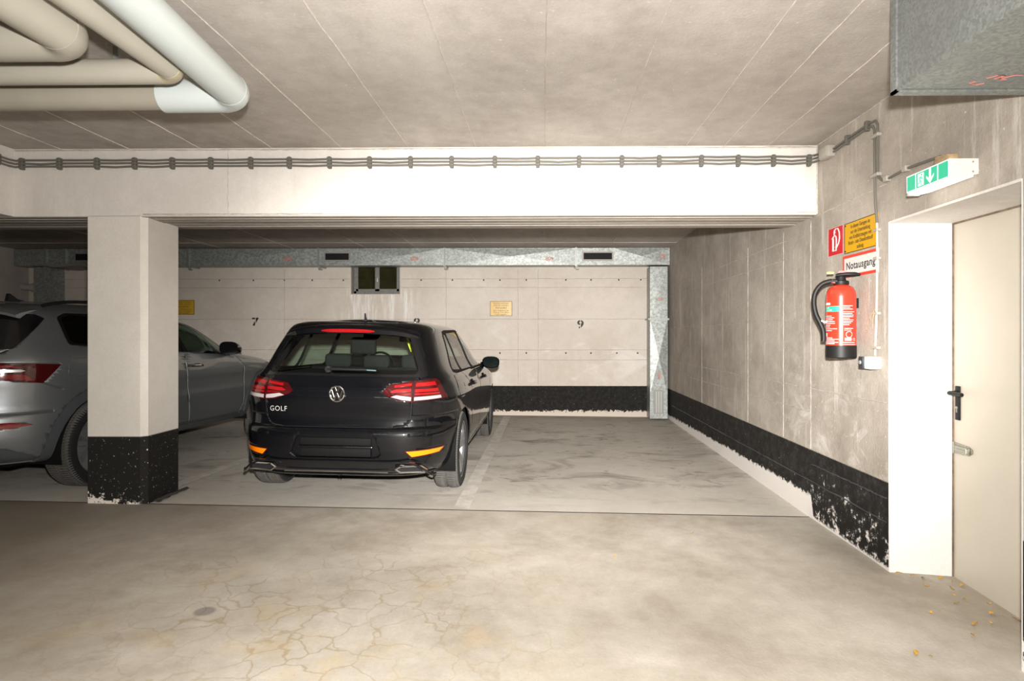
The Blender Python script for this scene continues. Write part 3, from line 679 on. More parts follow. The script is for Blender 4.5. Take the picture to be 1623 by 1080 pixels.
# red extinguisher sign
fn = wallR(4.108, 1.974)
sg = thing('sign', 'square red sign with a white fire extinguisher symbol', 'sign', fn(0, -.095))
MB().prism(rect(.208, .188), fn, 0, .003).build('plate', MT['red_sign'], sg, smooth=False)
mb = MB(); q = lambda pts, r=.0045: mb.tube([fn(u, v, .0034) for u, v in pts], r, 6)
mb2 = mb
for pts in ([(-.035,-.062), (-.035,.018)], [(-.035,-.062), (.012,-.062), (.012,-.04)], [(-.035,.018), (-.03,.03), (-.012,.038), (.006,.032), (.014,.015), (.014,-.03), (.005,-.045)],
            [(-.012,.038), (-.016,.052), (-.002,.062)], [(-.018,.055), (-.012,.072), (.008,.082), (.035,.078), (.055,.05), (.058,.01), (.045,-.02), (.015,-.045)], [(-.045,.02), (-.03,.03)]): q(pts)
mb.prism([(-.036,-.062), (-.022,-.062), (-.022,.02), (-.036,.02)], fn, .003, .0045)
mb.build('extinguisher_symbol', MT['sign_white'], sg)
frame_poly(MB(), fn, .208, .188, .002, .003, .0038).build('border', MT['sign_white'], sg, smooth=False)
# Notausgang
fn = wallR(3.797, 1.786)
sg = thing('sign', 'white Notausgang sign with red border bands, behind the extinguisher head', 'sign', fn(0, -.07))
MB().prism(rect(.42, .142), fn, 0, .003).build('plate', MT['sign_white'], sg, smooth=False)
MB().prism([(-.21, .053), (.21, .053), (.21, .071), (-.21, .071)], fn, .003, .004).prism([(-.21, -.071), (.21, -.071), (.21, -.053), (-.21, -.053)], fn, .003, .004).prism([(-.21, -.053), (-.192, -.053), (-.192, .053), (-.21, .053)], fn, .003, .004).build('border', MT['red_edge'], sg, smooth=False)
text_on(MB(), 'Notausgang', .066, lambda u, v: fn(u+.008, v, .0050), 1.04, spacing=1.06, bold=.0010).build('lettering', MT['ink'], sg, smooth=False)
# amber signs on the back wall
def amber(x, z, lab):
    fn = wallB(x, z); sg = thing('sign', lab, 'sign', fn(0, -.12))
    MB().prism(rect(.352, .236), fn, 0, .004).build('plate', MT['yellow_dull'], sg, smooth=False)
    frame_poly(MB(), fn, .352, .236, .007, .004, .006).build('border', MT['ink_brown'], sg, smooth=False)
    mb = MB()
    for t, s_, v0, sx in (('Rauchen und Feuer', .034, .086, .92), ('polizeilich verboten', .034, .053, .90), ('Vorsicht!', .050, .012, .98), ('Beim Laufenlassen der', .031, -.030, .88), ('Motoren Tore öffnen', .031, -.060, .92), ('Vergiftungsgefahr!', .031, -.090, .92)):
        text_on(mb, t, s_, lambda u, v, v0=v0: fn(u, v0+v, .0046), sx)
    mb.build('lettering', MT['ink_brown'], sg, smooth=False)
amber(-.672, 1.768, 'amber Vorsicht sign on the back wall right of the black car')
amber(-5.78, 1.792, 'amber sign on the back wall beside the column, above the grey car')

# ------------------------------------------------------------------ exit lamp
el = thing('exit_lamp', 'green and white emergency exit lamp box over the door recess', 'lamp', (1.88, 2.93, 2.04))
Y0, Y1, Z0, Z1 = 2.772, 3.092, 2.052, 2.141
XA, XB = 1.82, 1.95
mb = MB().prism([(XA, Z0+.004), (XA, Z1), (XB, Z1), (XB, Z0+.02), (XA+.05, Z0)], lambda u, v, w_: (u, w_, v), Y0, Y1); mb.build('housing', MT['lamp_white'], el, smooth=False)
MB().prism([(XA+.008, Z0-.004), (XA+.008, Z0+.003), (XB-.02, Z0+.017), (XB-.02, Z0+.009), (XA+.05, Z0-.006)], lambda u, v, w_: (u, w_, v), Y0+.006, Y1-.006).build('diffuser', MT['diffuser'], el, smooth=False)
MB().box(XA+.0, XA+.06, Y1-.004, Y1+.004, Z0-.008, Z0+.004).build('end_clip', MT['grille'], el)
fn = lambda u, v, w_=0.0: (XA-.0005-w_, (Y0+Y1)/2-u, (Z0+Z1)/2+.002+v)
W_, H_ = Y1-Y0, .076
MB().prism(rect(W_-.006, H_), fn, 0, .0012).build('sign_face', MT['green'], el, smooth=False)
mb = MB()
for u in (-.085, .082): mb.prism([(u-.003, -H_/2), (u+.003, -H_/2), (u+.003, H_/2), (u-.003, H_/2)], fn, .0012, .002)
mb.prism([(-.068, -.03), (-.022, -.03), (-.022, .03), (-.068, .03)], fn, .0012, .002)                     # door leaf
mb.prism([(.026, -.034), (.054, -.004), (.054, .006), (.033, -.010), (.033, .036), (.019, .036), (.019, -.010), (-.002, .006), (-.002, -.004)], fn, .0012, .002)   # arrow
frame_poly(mb, fn, W_-.002, H_+.004, .004, .0006, .002)
mb.build('sign_symbols', MT['exit_white'], el, smooth=False)
mb = MB(); tb = lambda pts, r: mb.tube([fn(u-.045, v, .0022) for u, v in pts], r, 6)
mb.prism([(-.037+.005*math.cos(a*math.pi/5), .022+.005*math.sin(a*math.pi/5)) for a in range(10)], fn, .002, .0028)
for pts, r in (([(.004,.014), (-.003,-.004)], .004), ([(.004,.012), (.012,.002), (.018,.006)], .0018), ([(.003,.013), (-.009,.012), (-.013,.003)], .0018), ([(-.003,-.004), (.007,-.012), (.004,-.026)], .0024), ([(-.003,-.004), (-.008,-.015), (-.018,-.018)], .0024)): tb(pts, r)
mb.build('running_figure', MT['green'], el)
mb = MB().rbox(1.90, 1.952, 2.90, 3.02, 2.130, 2.205, .012).tube([(XW, 3.04, 2.218), (XW, 2.99, 2.21), (1.93, 2.96, 2.16)], .013, 8); mb.build('cable_gland', MT['rust'], el)
for z in (Z0+.03, Z1-.015): MB().lathe([(.0005, -.002), (.004, -.002), (.004, .001)], (1.925, Y0, z), 'y', 8).build('screw', MT['grille'], el)

# ------------------------------------------------------------------ fire extinguisher
EX, EY, EZ = 1.848, 3.828, 1.206
fe = thing('fire_extinguisher', 'red fire extinguisher with black hose hanging on the right wall', 'extinguisher', (EX, EY, EZ))
er = .083
fe.scale = (1.03, 1.03, 1.03)
MB().lathe([(.0005, .0), (er*.96, .0), (er*1.02, .006), (er*1.02, .075), (er*.985, .078), (.0005, .078)], (EX, EY, EZ), 'z', 40).build('base_cap', MT['black_plastic'], fe)
bd = MB().lathe([(.0005, .07), (er, .07), (er, .365), (er*.985, .385), (er*.93, .405), (er*.80, .424), (er*.55, .437), (.034, .441), (.032, .455), (.0005, .455)], (EX, EY, EZ), 'z', 48).build('cylinder', MT['ext_red'], fe)
MB().lathe([(.0005, .440), (.042, .440), (.044, .446), (.044, .462), (.028, .468), (.024, .492), (.0005, .492)], (EX, EY, EZ), 'z', 24).build('valve', MT['black_plastic'], fe)
def exd(u, v, w_):   # local frame at the extinguisher: u to the right in the picture, w towards the camera
    a = R(25); dx, dy = math.cos(a), -math.sin(a)
    return (EX + u*dx + w_*(-dy)*-1, EY + u*dy - w_*dx, EZ + v)
hn = MB().tube([exd(-.028, .497, .0), exd(.02, .503, .0), exd(.075, .502, 0), exd(.100, .499, .0)], [.011, .014, .013, .008], 12).tube([exd(-.028, .497, .02), exd(.02, .502, .028), exd(.075, .501, .026), exd(.100, .498, .012)], [.009, .011, .011, .008], 12)
hp = rpoly([(-.045, .488), (-.030, .512), (.06, .516), (.105, .510), (.108, .498), (.06, .486), (-.02, .484)], .012)
hn.build('handle', MT['black_plastic'], fe)
MB().prism(rpoly([(-.02, .512), (.035, .515), (.028, .526), (-.012, .524)], .006), exd, -.012, .012).build('push_button', MT['red_sign'], fe)
MB().prism(rpoly([(-.078, .510), (-.040, .508), (-.038, .520), (-.074, .522)], .004), exd, -.008, .008).build('safety_tag', MT['yellow_tag'], fe)
hpts = [(-.02, .462), (-.06, .462), (-.105, .445), (-.138, .40), (-.148, .34), (-.138, .27), (-.115, .215), (-.098, .17), (-.094, .12), (-.096, .10)]
from mathutils.geometry import interpolate_bezier
def smooth_path(p, n=5):
    p = [Vector(q) for q in p]; out = []
    for i in range(len(p)-1):
        a = p[max(i-1, 0)]; b = p[i]; c_ = p[i+1]; d = p[min(i+2, len(p)-1)]
        for k in range(n):
            t = k/n; out.append(.5*((2*b)+(c_-a)*t+(2*a-5*b+4*c_-d)*t*t+(3*b-a-3*c_+d)*t**3))
    return out+[p[-1]]
MB().tube(smooth_path([exd(u, v, .03) for u, v in hpts]), .0145, 12).build('hose', MT['black_plastic'], fe)
MB().tube([exd(-.055, .463, .03), exd(-.03, .463, .025)], .018, 12).build('hose_collar', MT['chrome'], fe)
MB().box(EX+.05, 1.944, EY-.02, EY+.02, EZ+.30, EZ+.36).build('wall_bracket', MT['black_plastic'], fe)
mb = MB().tube([exd(-.105, .225, .04), exd(-.085, .215, .055), exd(-.075, .22, .05)], .006, 6); mb.build('hose_clip', MT['sign_white'], fe)
A0 = math.atan2(-3.7, -1.8)     # direction from the bottle to the viewer
def cyl(u, v, w_=0.0):           # wrap a flat print around the bottle; u along the girth
    a = A0 + u/er; return (EX+(er+.0012+w_)*math.cos(a), EY+(er+.0012+w_)*math.sin(a), EZ+v)
def patch(mb, u0, u1, v0, v1, w_=0.0, n=6):
    k = len(mb.v)
    for i in range(n+1):
        u = u0+(u1-u0)*i/n; mb.v += [cyl(u, v0, w_), cyl(u, v1, w_)]
    for i in range(n): mb.f.append((k+2*i, k+2*i+1, k+2*i+3, k+2*i+2))
    return mb
lab = patch(MB(), -.115, -.005, .278, .310, 0, 8).build('green_label', MT['green_print'], fe)
mb = patch(MB(), -.112, -.062, .318, .332, 0, 4)
rr = random.Random(3)
for (u0, u1, v1, v0, n) in ((-.110, -.012, .252, .165, 9), (-.110, -.004, .122, .075+.012, 5), (.012, .082, .312, .292, 3), (.012, .086, .276, .20, 9), (.018, .075, .178, .168, 2), (.012, .098, .095, .083, 2)):
    for i in range(n):
        v = v1+(v0-v1)*i/max(1, n-1); patch(mb, u0, u0+(u1-u0)*rr.uniform(.45, 1), v-.0022, v+.0016, 0, 5)
patch(mb, -.108, -.088, .128, .150); patch(mb, .02, .060, .105, .122)
mb.build('label_print', MT['white_print'], fe, smooth=False)
mb = MB()
for i, t in enumerate(('FEUER-', 'LÖSCHER')): text_on(mb, t, .014, lambda u, v, i=i: cyl(u-.105, .300-.014*i+v, .0006), .9, 'LEFT')
for k in range(20):
    a0, a1 = k*math.pi/10, (k+1)*math.pi/10
    mb.add([cyl(.045+r_*math.cos(a), .142+r_*math.sin(a), .0005) for a in (a0, a1) for r_ in (.0165, .0195)], [(0, 1, 3, 2)])
text_on(mb, 'CE', .022, lambda u, v: cyl(u+.078, .112+v, .0006), .8)
mb.build('label_lettering', MT['white_print'], fe, smooth=False)

# ------------------------------------------------------------------ exit door and its hardware
dr = thing('door_1', None, None, (2.31, 3.0, 0)); dr['kind'] = 'structure'
MB().prism([(3.535, fz(2.31, 3.5)-.02), (3.535, 1.985), (2.50, 1.985), (2.50, fz(2.31, 2.5)-.02)], lambda u, v, w_: (2.31+w_, u, v), 0, .05).build('door_leaf', MT['door'], dr, smooth=False)
MB().box(2.300, 2.39, 3.478, 3.484, -.1, 1.982).box(2.300, 2.39, 2.53, 3.48, 1.970, 1.980).build('door_frame', M('brown_gap', (.17, .125, .09), .8, var=.4, vscale_=20), dr)
hw = MB().rbox(2.300, 2.311, 3.440-.018, 3.440+.018, .875, 1.065, .004).build('lock_plate', MT['black_plastic'], dr)
MB().tube(smooth_path([(2.305, 3.437, 1.028), (2.265, 3.437, 1.028), (2.252, 3.43, 1.028), (2.250, 3.40, 1.028), (2.250, 3.325, 1.026)]), .0105, 12).build('handle', MT['black_plastic'], hw)
MB().tube([(2.303, 3.437, 1.028), (2.294, 3.437, 1.028)], .018, 14).build('rosette', MT['black_plastic'], hw)
MB().lathe([(.0005, -.003), (.008, -.003), (.0085, .001)], (2.299, 3.440, .945), 'x', 14).prism([(3.436, .918), (3.444, .918), (3.444, .942), (3.436, .942)], lambda u, v, w_: (2.297+w_, u, v), 0, .004).build('key_cylinder', MT['zinc'], hw)
hs = MB().prism([(3.47, .688), (3.47, .748), (3.355, .742), (3.325, .728), (3.325, .708), (3.355, .690)], lambda u, v, w_: (2.304+w_, u, v), 0, .006).build('hasp', MT['zinc'], dr, smooth=False)
MB().rbox(2.296, 2.304, 3.34, 3.46, .702, .734, .003).build('hasp_strap', MT['zinc'], hs)
MB().tube([(2.304, 3.345, .70), (2.285, 3.345, .705), (2.285, 3.345, .731), (2.304, 3.345, .736)], .0035, 6).build('staple', MT['zinc'], hs)
MB().tube([(2.302, 3.474, .686), (2.302, 3.474, .750)], .006, 8).build('hinge_pin', MT['zinc'], hs)
MB().tube([(2.294, 3.44, .715), (2.294, 3.36, .712)], .005, 8).build('bolt', MT['zinc'], hs)
for y, z in ((3.46, .742), (3.46, .694), (3.42, .742), (3.38, .740), (3.40, .693)): MB().lathe([(.0005, -.0025), (.003, -.0025), (.0045, .0)], (2.304, y, z), 'x', 8).build('screw', MT['zinc'], hs)

# ------------------------------------------------------------------ dry leaves swept up by the door
rl = random.Random(11); meshes = []
for k in range(4):
    mb = MB(); n = 8; L, Wd = rl.uniform(.028, .05), rl.uniform(.006, .014)
    for i in range(n+1):
        t = i/n; wd = Wd*math.sin(math.pi*min(1, t*1.02+.02))**.8*rl.uniform(.7, 1.2); zz = .004+.006*math.sin(t*3+k)
        mb.v += [((t-.5)*L, -wd, zz+.003), ((t-.5)*L, 0, zz), ((t-.5)*L, wd, zz+.004*rl.random())]
    for i in range(n):
        a = 3*i; mb.f += [(a, a+1, a+4, a+3), (a+1, a+2, a+5, a+4)]
    me = bpy.data.meshes.new('dry_leaf'); me.from_pydata(mb.v, [], mb.f); me.materials.append(MT['leaf'] if k != 2 else MT['leaf_brown']); meshes.append(me)
spots = [(1.98,3.44),(2.05,3.43),(2.10,3.42),(2.06,3.32),(2.20,3.42),(2.24,3.38),(2.18,3.30),(2.14,3.22),(2.26,3.34),(2.16,3.17),(2.08,3.12),(2.27,3.15),(2.19,3.02),(2.23,3.0),(2.28,2.98),(2.12,2.93),(2.28,2.88),(1.93,2.78),(2.23,2.72),(2.16,2.75),(2.24,2.66),(2.26,2.62),(2.10,2.62),(2.22,2.58),(1.58,2.62),(1.63,2.60),(2.02,2.90),(1.88,3.0),(2.27,2.70),(2.25,2.55),(.98,4.05),(.42,3.60)]
for i, (x, y) in enumerate(spots):
    o = bpy.data.objects.new('dry_leaf', meshes[i % 4]); o.location = (x, y, fz(x, y)+.001); o.rotation_euler = (0, 0, rl.uniform(0, 6.3)); s_ = rl.uniform(.75, 1.3)*(1.25 if x > 1.9 and y < 2.8 else 1); o.scale = (s_, s_, s_)
    k_ = 0 if y > 3.38 else 1 if x > 2.15 and y > 2.8 else 2 if y > 2.8 else 3
    lab = ('dry leaf scrap lying at the foot of the white reveal', 'dry leaf scrap along the bottom of the cream door', 'dry leaf scrap on open floor a step out from the cream door', 'dry leaf scrap in the bottom right corner of the floor')[k_]; grp = ('leaf scraps under the reveal', 'leaf scraps along the door', 'leaf scraps before the door', 'leaf scraps in the near corner')[k_]
    if i >= len(spots)-2: lab = ('lone yellow straw on the aisle floor below the right wall', 'lone straw bit on the aisle floor before bay 9')[i-len(spots)+2]; grp = None
    finish(o, None, lab, 'leaf', grp)
# ------------------------------------------------------------------ cars: one skin of plan outlines stacked by height, cut into panels
def pchip(xs, ys):
    xs = np.array(xs, float); ys = np.array(ys, float); h = np.diff(xs); d = np.diff(ys)/h; m = np.zeros(len(xs))
    m[0], m[-1] = d[0], d[-1]
    for i in range(1, len(xs)-1):
        if d[i-1]*d[i] > 0:
            w1, w2 = 2*h[i]+h[i-1], h[i]+2*h[i-1]; m[i] = (w1+w2)/(w1/d[i-1]+w2/d[i])
    def f(x):
        i = int(min(max(np.searchsorted(xs, x)-1, 0), len(xs)-2)); t = (x-xs[i])/h[i]
        t = min(max(t, 0), 1)
        return (2*t**3-3*t*t+1)*ys[i] + (t**3-2*t*t+t)*h[i]*m[i] + (-2*t**3+3*t*t)*ys[i+1] + (t**3-t*t)*h[i]*m[i+1]
    return f
def skin(sp):
    """sp: tables z, W (half width), yr (rear end), yf (front end); returns a bmesh in car coordinates (x right, y forward, z up)"""
    W, yr, yf = (pchip(sp['z'], sp[k]) for k in ('W', 'yr', 'yf')); a, b = sp['ab']; N = sp.get('N', 170)
    zs = []
    for i in range(len(sp['z'])-1):
        z0, z1 = sp['z'][i], sp['z'][i+1]; n = max(1, int(math.ceil((z1-z0)/sp.get('dz', .028))))
        zs += [z0+(z1-z0)*k/n for k in range(n)]
    zs.append(sp['z'][-1])
    th = np.linspace(-math.pi/2, math.pi/2, 1600); rows = []
    cs = np.abs(np.cos(th)); sn = np.sin(th)
    for z in zs:
        w_, r0, f0 = W(z), yr(z), yf(z); ym = (r0+f0)/2; hl = (f0-r0)/2
        # dense towards both ends of the angle so the flat sides get points too
        t2 = np.linspace(0, 1, 700); xr = w_*(1-t2**3); 
        x = w_*cs**(2/a); y = ym + hl*np.sign(sn)*np.abs(sn)**(2/b)
        x = np.concatenate([x, ]); 
        s_ = np.concatenate([[0], np.cumsum(np.hypot(np.diff(x), np.diff(y)))]); s_ /= s_[-1]
        q = np.linspace(0, 1, N); q = q*.80+.20*(3*q*q-2*q**3) ; q[0], q[-1] = 0, 1
        X = np.interp(q, s_, x); Y = np.interp(q, s_, y); X[0] = X[-1] = 0
        if 'warp' in sp:
            P_ = [sp['warp'](xx, yy, z) for xx, yy in zip(X, Y)]; rows.append([(p[0], p[1], p[2]) for p in P_])
        else: rows.append([(xx, yy, z) for xx, yy in zip(X, Y)])
    bm = bmesh.new(); L = []; Rr = []
    for r in rows:
        rv = [bm.verts.new(p) for p in r]; lv = [rv[0]]+[bm.verts.new((-p[0], p[1], p[2])) for p in r[1:-1]]+[rv[-1]]
        Rr.append(rv); L.append(lv)
    for i in range(len(rows)-1):
        for j in range(N-1):
            bm.faces.new((Rr[i][j], Rr[i][j+1], Rr[i+1][j+1], Rr[i+1][j]))
            bm.faces.new((L[i][j+1], L[i][j], L[i+1][j], L[i+1][j+1]))
    def cap(i, crown, flip):
        nx = 10; prev = None
        for j in range(1, N-1):
            p = rows[i][j]; line = [L[i][j]]
            for k in range(1, nx):
                t = -1+2*k/nx; e = min(1, 4*min(j, N-1-j)/N*3)
                line.append(bm.verts.new((p[0]*t, p[1], p[2]+crown*(1-t*t)*e)))
            line.append(Rr[i][j])
            if prev:
                for k in range(nx):
                    f = (prev[k], prev[k+1], line[k+1], line[k]); bm.faces.new(f if not flip else f[::-1])
            else:
                for k in range(nx): bm.faces.new((Rr[i][0], line[k+1], line[k]) if not flip else (Rr[i][0], line[k], line[k+1]))
            prev = line
        for k in range(nx): bm.faces.new((prev[k], prev[k+1], Rr[i][-1]) if not flip else (prev[k+1], prev[k], Rr[i][-1]))
    cap(len(rows)-1, sp.get('crown', .02), False); cap(0, 0, True)
    bmesh.ops.remove_doubles(bm, verts=bm.verts[:], dist=1e-5)
    bmesh.ops.recalc_face_normals(bm, faces=bm.faces[:])
    return bm
PROJ = {'rear': (0, 2, 1), 'side': (1, 2, 0), 'top': (0, 1, 2)}
def inpoly(p, poly):
    x, y = p; c_ = False; n = len(poly)
    for i in range(n):
        x0, y0 = poly[i]; x1, y1 = poly[i-1]
        if (y0 > y) != (y1 > y) and x < (x1-x0)*(y-y0)/(y1-y0)+x0: c_ = not c_
    return c_
def cut(bm, poly, proj, reg):
    """split the skin along a 2-D outline seen along one axis; returns the faces inside"""
    iu, iv, iw = PROJ[proj]; n = len(poly)
    for i in range(n):
        p, q = poly[i], poly[(i+1) % n]; du, dv = q[0]-p[0], q[1]-p[1]
        if abs(du)+abs(dv) < 1e-7: continue
        u0, u1 = min(p[0], q[0])-.002, max(p[0], q[0])+.002; v0, v1 = min(p[1], q[1])-.002, max(p[1], q[1])+.002
        fs = []
        for f in bm.faces:
            c_ = f.calc_center_median()
            if not reg(c_): continue
            us = [v.co[iu] for v in f.verts]
            if max(us) < u0 or min(us) > u1: continue
            vs = [v.co[iv] for v in f.verts]
            if max(vs) < v0 or min(vs) > v1: continue
            fs.append(f)
        if not fs: continue
        no = [0, 0, 0]; no[iu], no[iv] = dv, -du; co = [0, 0, 0]; co[iu], co[iv] = p
        g = set(fs)
        for f in fs: g.update(f.edges); g.update(f.verts)
        bmesh.ops.bisect_plane(bm, geom=list(g), dist=1e-6, plane_co=co, plane_no=no)
    us = [p[0] for p in poly]; vs = [p[1] for p in poly]; b = (min(us), max(us), min(vs), max(vs)); out = []
    for f in bm.faces:
        c_ = f.calc_center_median(); u, v = c_[iu], c_[iv]
        if b[0] <= u <= b[1] and b[2] <= v <= b[3] and reg(c_) and inpoly((u, v), poly): out.append(f)
    return out
def extract(bm, faces, name, mat, parent, off=0.0, thick=.0, smooth=True, label=None, scale=None, keep=False):
    """lift faces off the skin into a part of their own, moved out (or in) along the skin normals"""
    bm.normal_update(); idx = {}; vs = []; fs = []; norms = []
    for f in faces:
        ids = []
        for v in f.verts:
            if v not in idx: idx[v] = len(vs); vs.append(v.co + v.normal*off); norms.append(v.normal.copy())
            ids.append(idx[v])
        fs.append(ids)
    nv = len(vs)
    if thick:
        cnt = {}
        for f in fs:
            for i in range(len(f)):
                e = (f[i], f[(i+1) % len(f)]); cnt[e] = cnt.get(e, 0)+1
        inner = {}
        for (a, b) in list(cnt):
            if (b, a) not in cnt:
                for k in (a, b):
                    if k not in inner: inner[k] = len(vs); vs.append(vs[k] - norms[k]*thick)
                fs.append([b, a, inner[a], inner[b]])
    me = bpy.data.meshes.new(name); me.from_pydata([tuple(v) for v in vs], [], fs)
    shade(me, smooth, 40)
    me.materials.append(mat)
    if not keep: bmesh.ops.delete(bm, geom=list(faces), context='FACES')
    return finish(bpy.data.objects.new(name, me), parent, label)
def seam(bm, pts, proj, reg, wd=.006):
    """narrow faces along a line on the skin (a shut line)"""
    out = []
    for i in range(len(pts)-1):
        p, q = Vector(pts[i]), Vector(pts[i+1]); d = (q-p).normalized(); n = Vector((-d.y, d.x))*wd/2; e = d*wd*.3
        out.append([tuple(p-e+n), tuple(q+e+n), tuple(q+e-n), tuple(p-e-n)])
    res = []
    for po in out: res.append(cut(bm, [(a[0], a[1]) for a in po], proj, reg))
    fin = set()
    for po in out:
        iu, iv, iw = PROJ[proj]
        for f in bm.faces:
            if f in fin: continue
            c_ = f.calc_center_median()
            if reg(c_) and inpoly((c_[iu], c_[iv]), po): fin.add(f)
    return list(fin)
def body_obj(bm, name, mat, parent, thick=.018):
    me = bpy.data.meshes.new(name); bm.normal_update(); bm.to_mesh(me); bm.free()
    shade(me, True, 40); me.materials.append(mat)
    o = bpy.data.objects.new(name, me); finish(o, parent)
    md = o.modifiers.new('s', 'SOLIDIFY'); md.thickness = thick; md.offset = -1
    return o
def wheel_meshes(rad, wd, rim, spokes, dbl, seed):
    """tyre with cut tread, alloy rim and hub cap around the x axis; outer face at +x"""
    h = wd/2; NS = 96; prof = []
    tyre = MB(); shape = [(-h*.80, rim+.004), (-h*.98, rim+.02), (-h*1.02, (rad+rim)/2), (-h*.97, rad-.030), (-h*.88, rad-.012), (-h*.74, rad-.003), (-h*.50, rad), (-h*.46, rad-.0), (-h*.10, rad), (-h*.06, rad-.008), (h*.06, rad-.008), (h*.10, rad), (h*.46, rad), (h*.50, rad), (h*.74, rad-.003), (h*.88, rad-.012), (h*.97, rad-.030), (h*1.02, (rad+rim)/2), (h*.98, rim+.02), (h*.80, rim+.004)]
    NA = NS*3; m_ = len(shape)
    for (x, r) in shape:
        for k in range(NA):
            sh = int(abs(x)/h*5.0); g = ((k+sh) % 3 == 0)
            rr = r - (.014 if g and r > rad-.02 and abs(x) > h*.08 else 0)
            a = 2*math.pi*k/NA; tyre.v.append((x, rr*math.cos(a), rr*math.sin(a)))
    for i in range(m_-1):
        for k in range(NA): tyre.f.append((i*NA+k, i*NA+(k+1) % NA, (i+1)*NA+(k+1) % NA, (i+1)*NA+k))
    rm = MB().lathe([(rim-.004, h*.86), (rim+.008, h*.88), (rim+.010, h*.80), (rim-.002, h*.72), (rim-.018, h*.60), (rim-.03, -h*.75), (rim+.008, -h*.82)], (0, 0, 0), 'x', 64)
    rm.lathe([(.0005, h*.60), (.055, h*.60), (.062, h*.52), (.062, h*.25), (.0005, h*.25)], (0, 0, 0), 'x', 32)
    for s_ in range(spokes):
        a0 = 2*math.pi*s_/spokes+.3
        for off in ((-.17, .17) if dbl else (0,)):
            A, B = a0+off*.9, a0+off*1.15
            r0, r1 = .045, rim-.006; w0, w1 = (.018, .020) if dbl else (.036, .026)
            def pt(r, an, t, x): return (x, r*math.cos(an)-t*math.sin(an), r*math.sin(an)+t*math.cos(an))
            x0, x1 = h*.62, h*.80
            vs = [pt(r0, A, -w0, x0), pt(r0, A, w0, x0), pt(r1, B, w1, x1), pt(r1, B, -w1, x1), pt(r0, A, -w0*1.3, x0-.035), pt(r0, A, w0*1.3, x0-.035), pt(r1, B, w1*1.3, x1-.05), pt(r1, B, -w1*1.3, x1-.05)]
            rm.add(vs, [(0,1,2,3), (7,6,5,4), (0,4,5,1), (1,5,6,2), (2,6,7,3), (3,7,4,0)])
    hub = MB().lathe([(.0005, h*.66), (.026, h*.655), (.030, h*.60), (.030, h*.5)], (0, 0, 0), 'x', 24)
    disc = MB().lathe([(.0005, h*.05), (rim*.72, h*.05), (rim*.72, -h*.1), (.0005, -h*.1)], (0, 0, 0), 'x', 40)
    return tyre, rm, hub, disc
def put_wheels(root, parts, pos, rim_mat, cap_mat):
    tyre, rm, hub, disc = parts; base = None
    for (x, y, z, side) in pos:
        if base is None:
            t0 = tyre.build('wheel', MT['rubber'], root, world=False, angle=25); t0.data.materials.append(MT['rubber_dark'])
            rmax = max(math.hypot(v.co.y, v.co.z) for v in t0.data.vertices)
            for p in t0.data.polygons:
                if abs(p.normal.x) > .55 and math.hypot(p.center.y, p.center.z) < rmax-.02: p.material_index = 1
            ch_ = [rm.build('rim', rim_mat, t0, world=False), hub.build('hub_cap', cap_mat, t0, world=False), disc.build('brake_disc', MT['galv_dark'], t0, world=False)]
            base = (t0, ch_); t = t0
        else:
            t = base[0].copy(); col.objects.link(t); t.parent = root
            for c0 in base[1]:
                c_ = c0.copy(); col.objects.link(c_); c_.parent = t
        t.location = (x, y, z); t.rotation_euler = (0, 0, 0 if side > 0 else math.pi)
def mirror_pts(p): return [(-x, y) for x, y in p][::-1]
def local(mb, name, mat, parent, **kw): return mb.build(name, mat, parent, world=False, **kw)
def seat(mb, x, y, z0, z1, w_, lean=.10, t=.11):
    return mb.rbox(x-w_/2, x+w_/2, -t/2, t/2, 0, z1-z0, .045, 3, Matrix.Translation((0, y, z0)) @ Matrix.Rotation(lean, 4, 'X') @ Matrix.Translation((0, 0, 0)))

# ------------------------------------------------------------------ the black hatchback
GX, GY = -1.518, 4.405
golf = thing('car', 'glossy black hatchback parked in the middle bay', 'car', (GX, GY, fz(-1.55, 5.15)), (R(-.2), R(1.1), R(-.2)))
golf.scale = (.953, 1, 1)
gs = dict(ab=(5.2, 6.0), crown=.016, N=190, dz=.024,
 z= [.215,.25,.30,.36,.45,.54,.562,.578,.592,.645,.70,.76,.80,.815,.86,.915,.950,.965,1.03,1.15,1.25,1.31,1.340,1.362,1.376],
 W= [.790,.835,.866,.882,.892,.896,.896,.896,.896,.896,.896,.895,.893,.884,.868,.840,.810,.795,.752,.698,.650,.618,.586,.535,.445],
 yr=[.130,.060,.030,.016,.004,.000,.006,.020,.052,.058,.050,.034,.030,.033,.046,.074,.098,.105,.140,.210,.282,.330,.372,.46,.80],
 yf=[4.05,4.12,4.18,4.22,4.25,4.25,4.25,4.25,4.25,4.24,4.22,4.12,4.00,3.95,3.72,3.36,3.10,3.05,2.93,2.72,2.48,2.32,2.20,2.05,1.80])
gb = skin(gs)
rear = lambda c_: c_.y < 1.3; RS = lambda c_: c_.x > .25; LS = lambda c_: c_.x < -.25
# wheel arches
for wy in (.755, 3.375):
    for reg in (lambda c_: c_.x > .60, lambda c_: c_.x < -.60):
        po = [(wy+.352*math.cos(a*math.pi/18), .318+.352*math.sin(a*math.pi/18)) for a in range(36)]
        bmesh.ops.delete(gb, geom=cut(gb, po, 'side', reg), context='FACES')
# rear screen
scr = rpoly([(-.60, .972), (.60, .972), (.47, 1.285), (-.47, 1.285)], .05, 5)
fs = cut(gb, scr, 'rear', rear); rw = extract(gb, fs, 'rear_window', MT['glass_clear'], golf, -.002)
border = rpoly([(-.665, .952), (.665, .952), (.53, 1.30), (-.53, 1.30)], .03, 4)
fs = cut(gb, border, 'rear', rear); extract(gb, fs, 'window_surround', MT['trim_black'], golf, .002, .012)
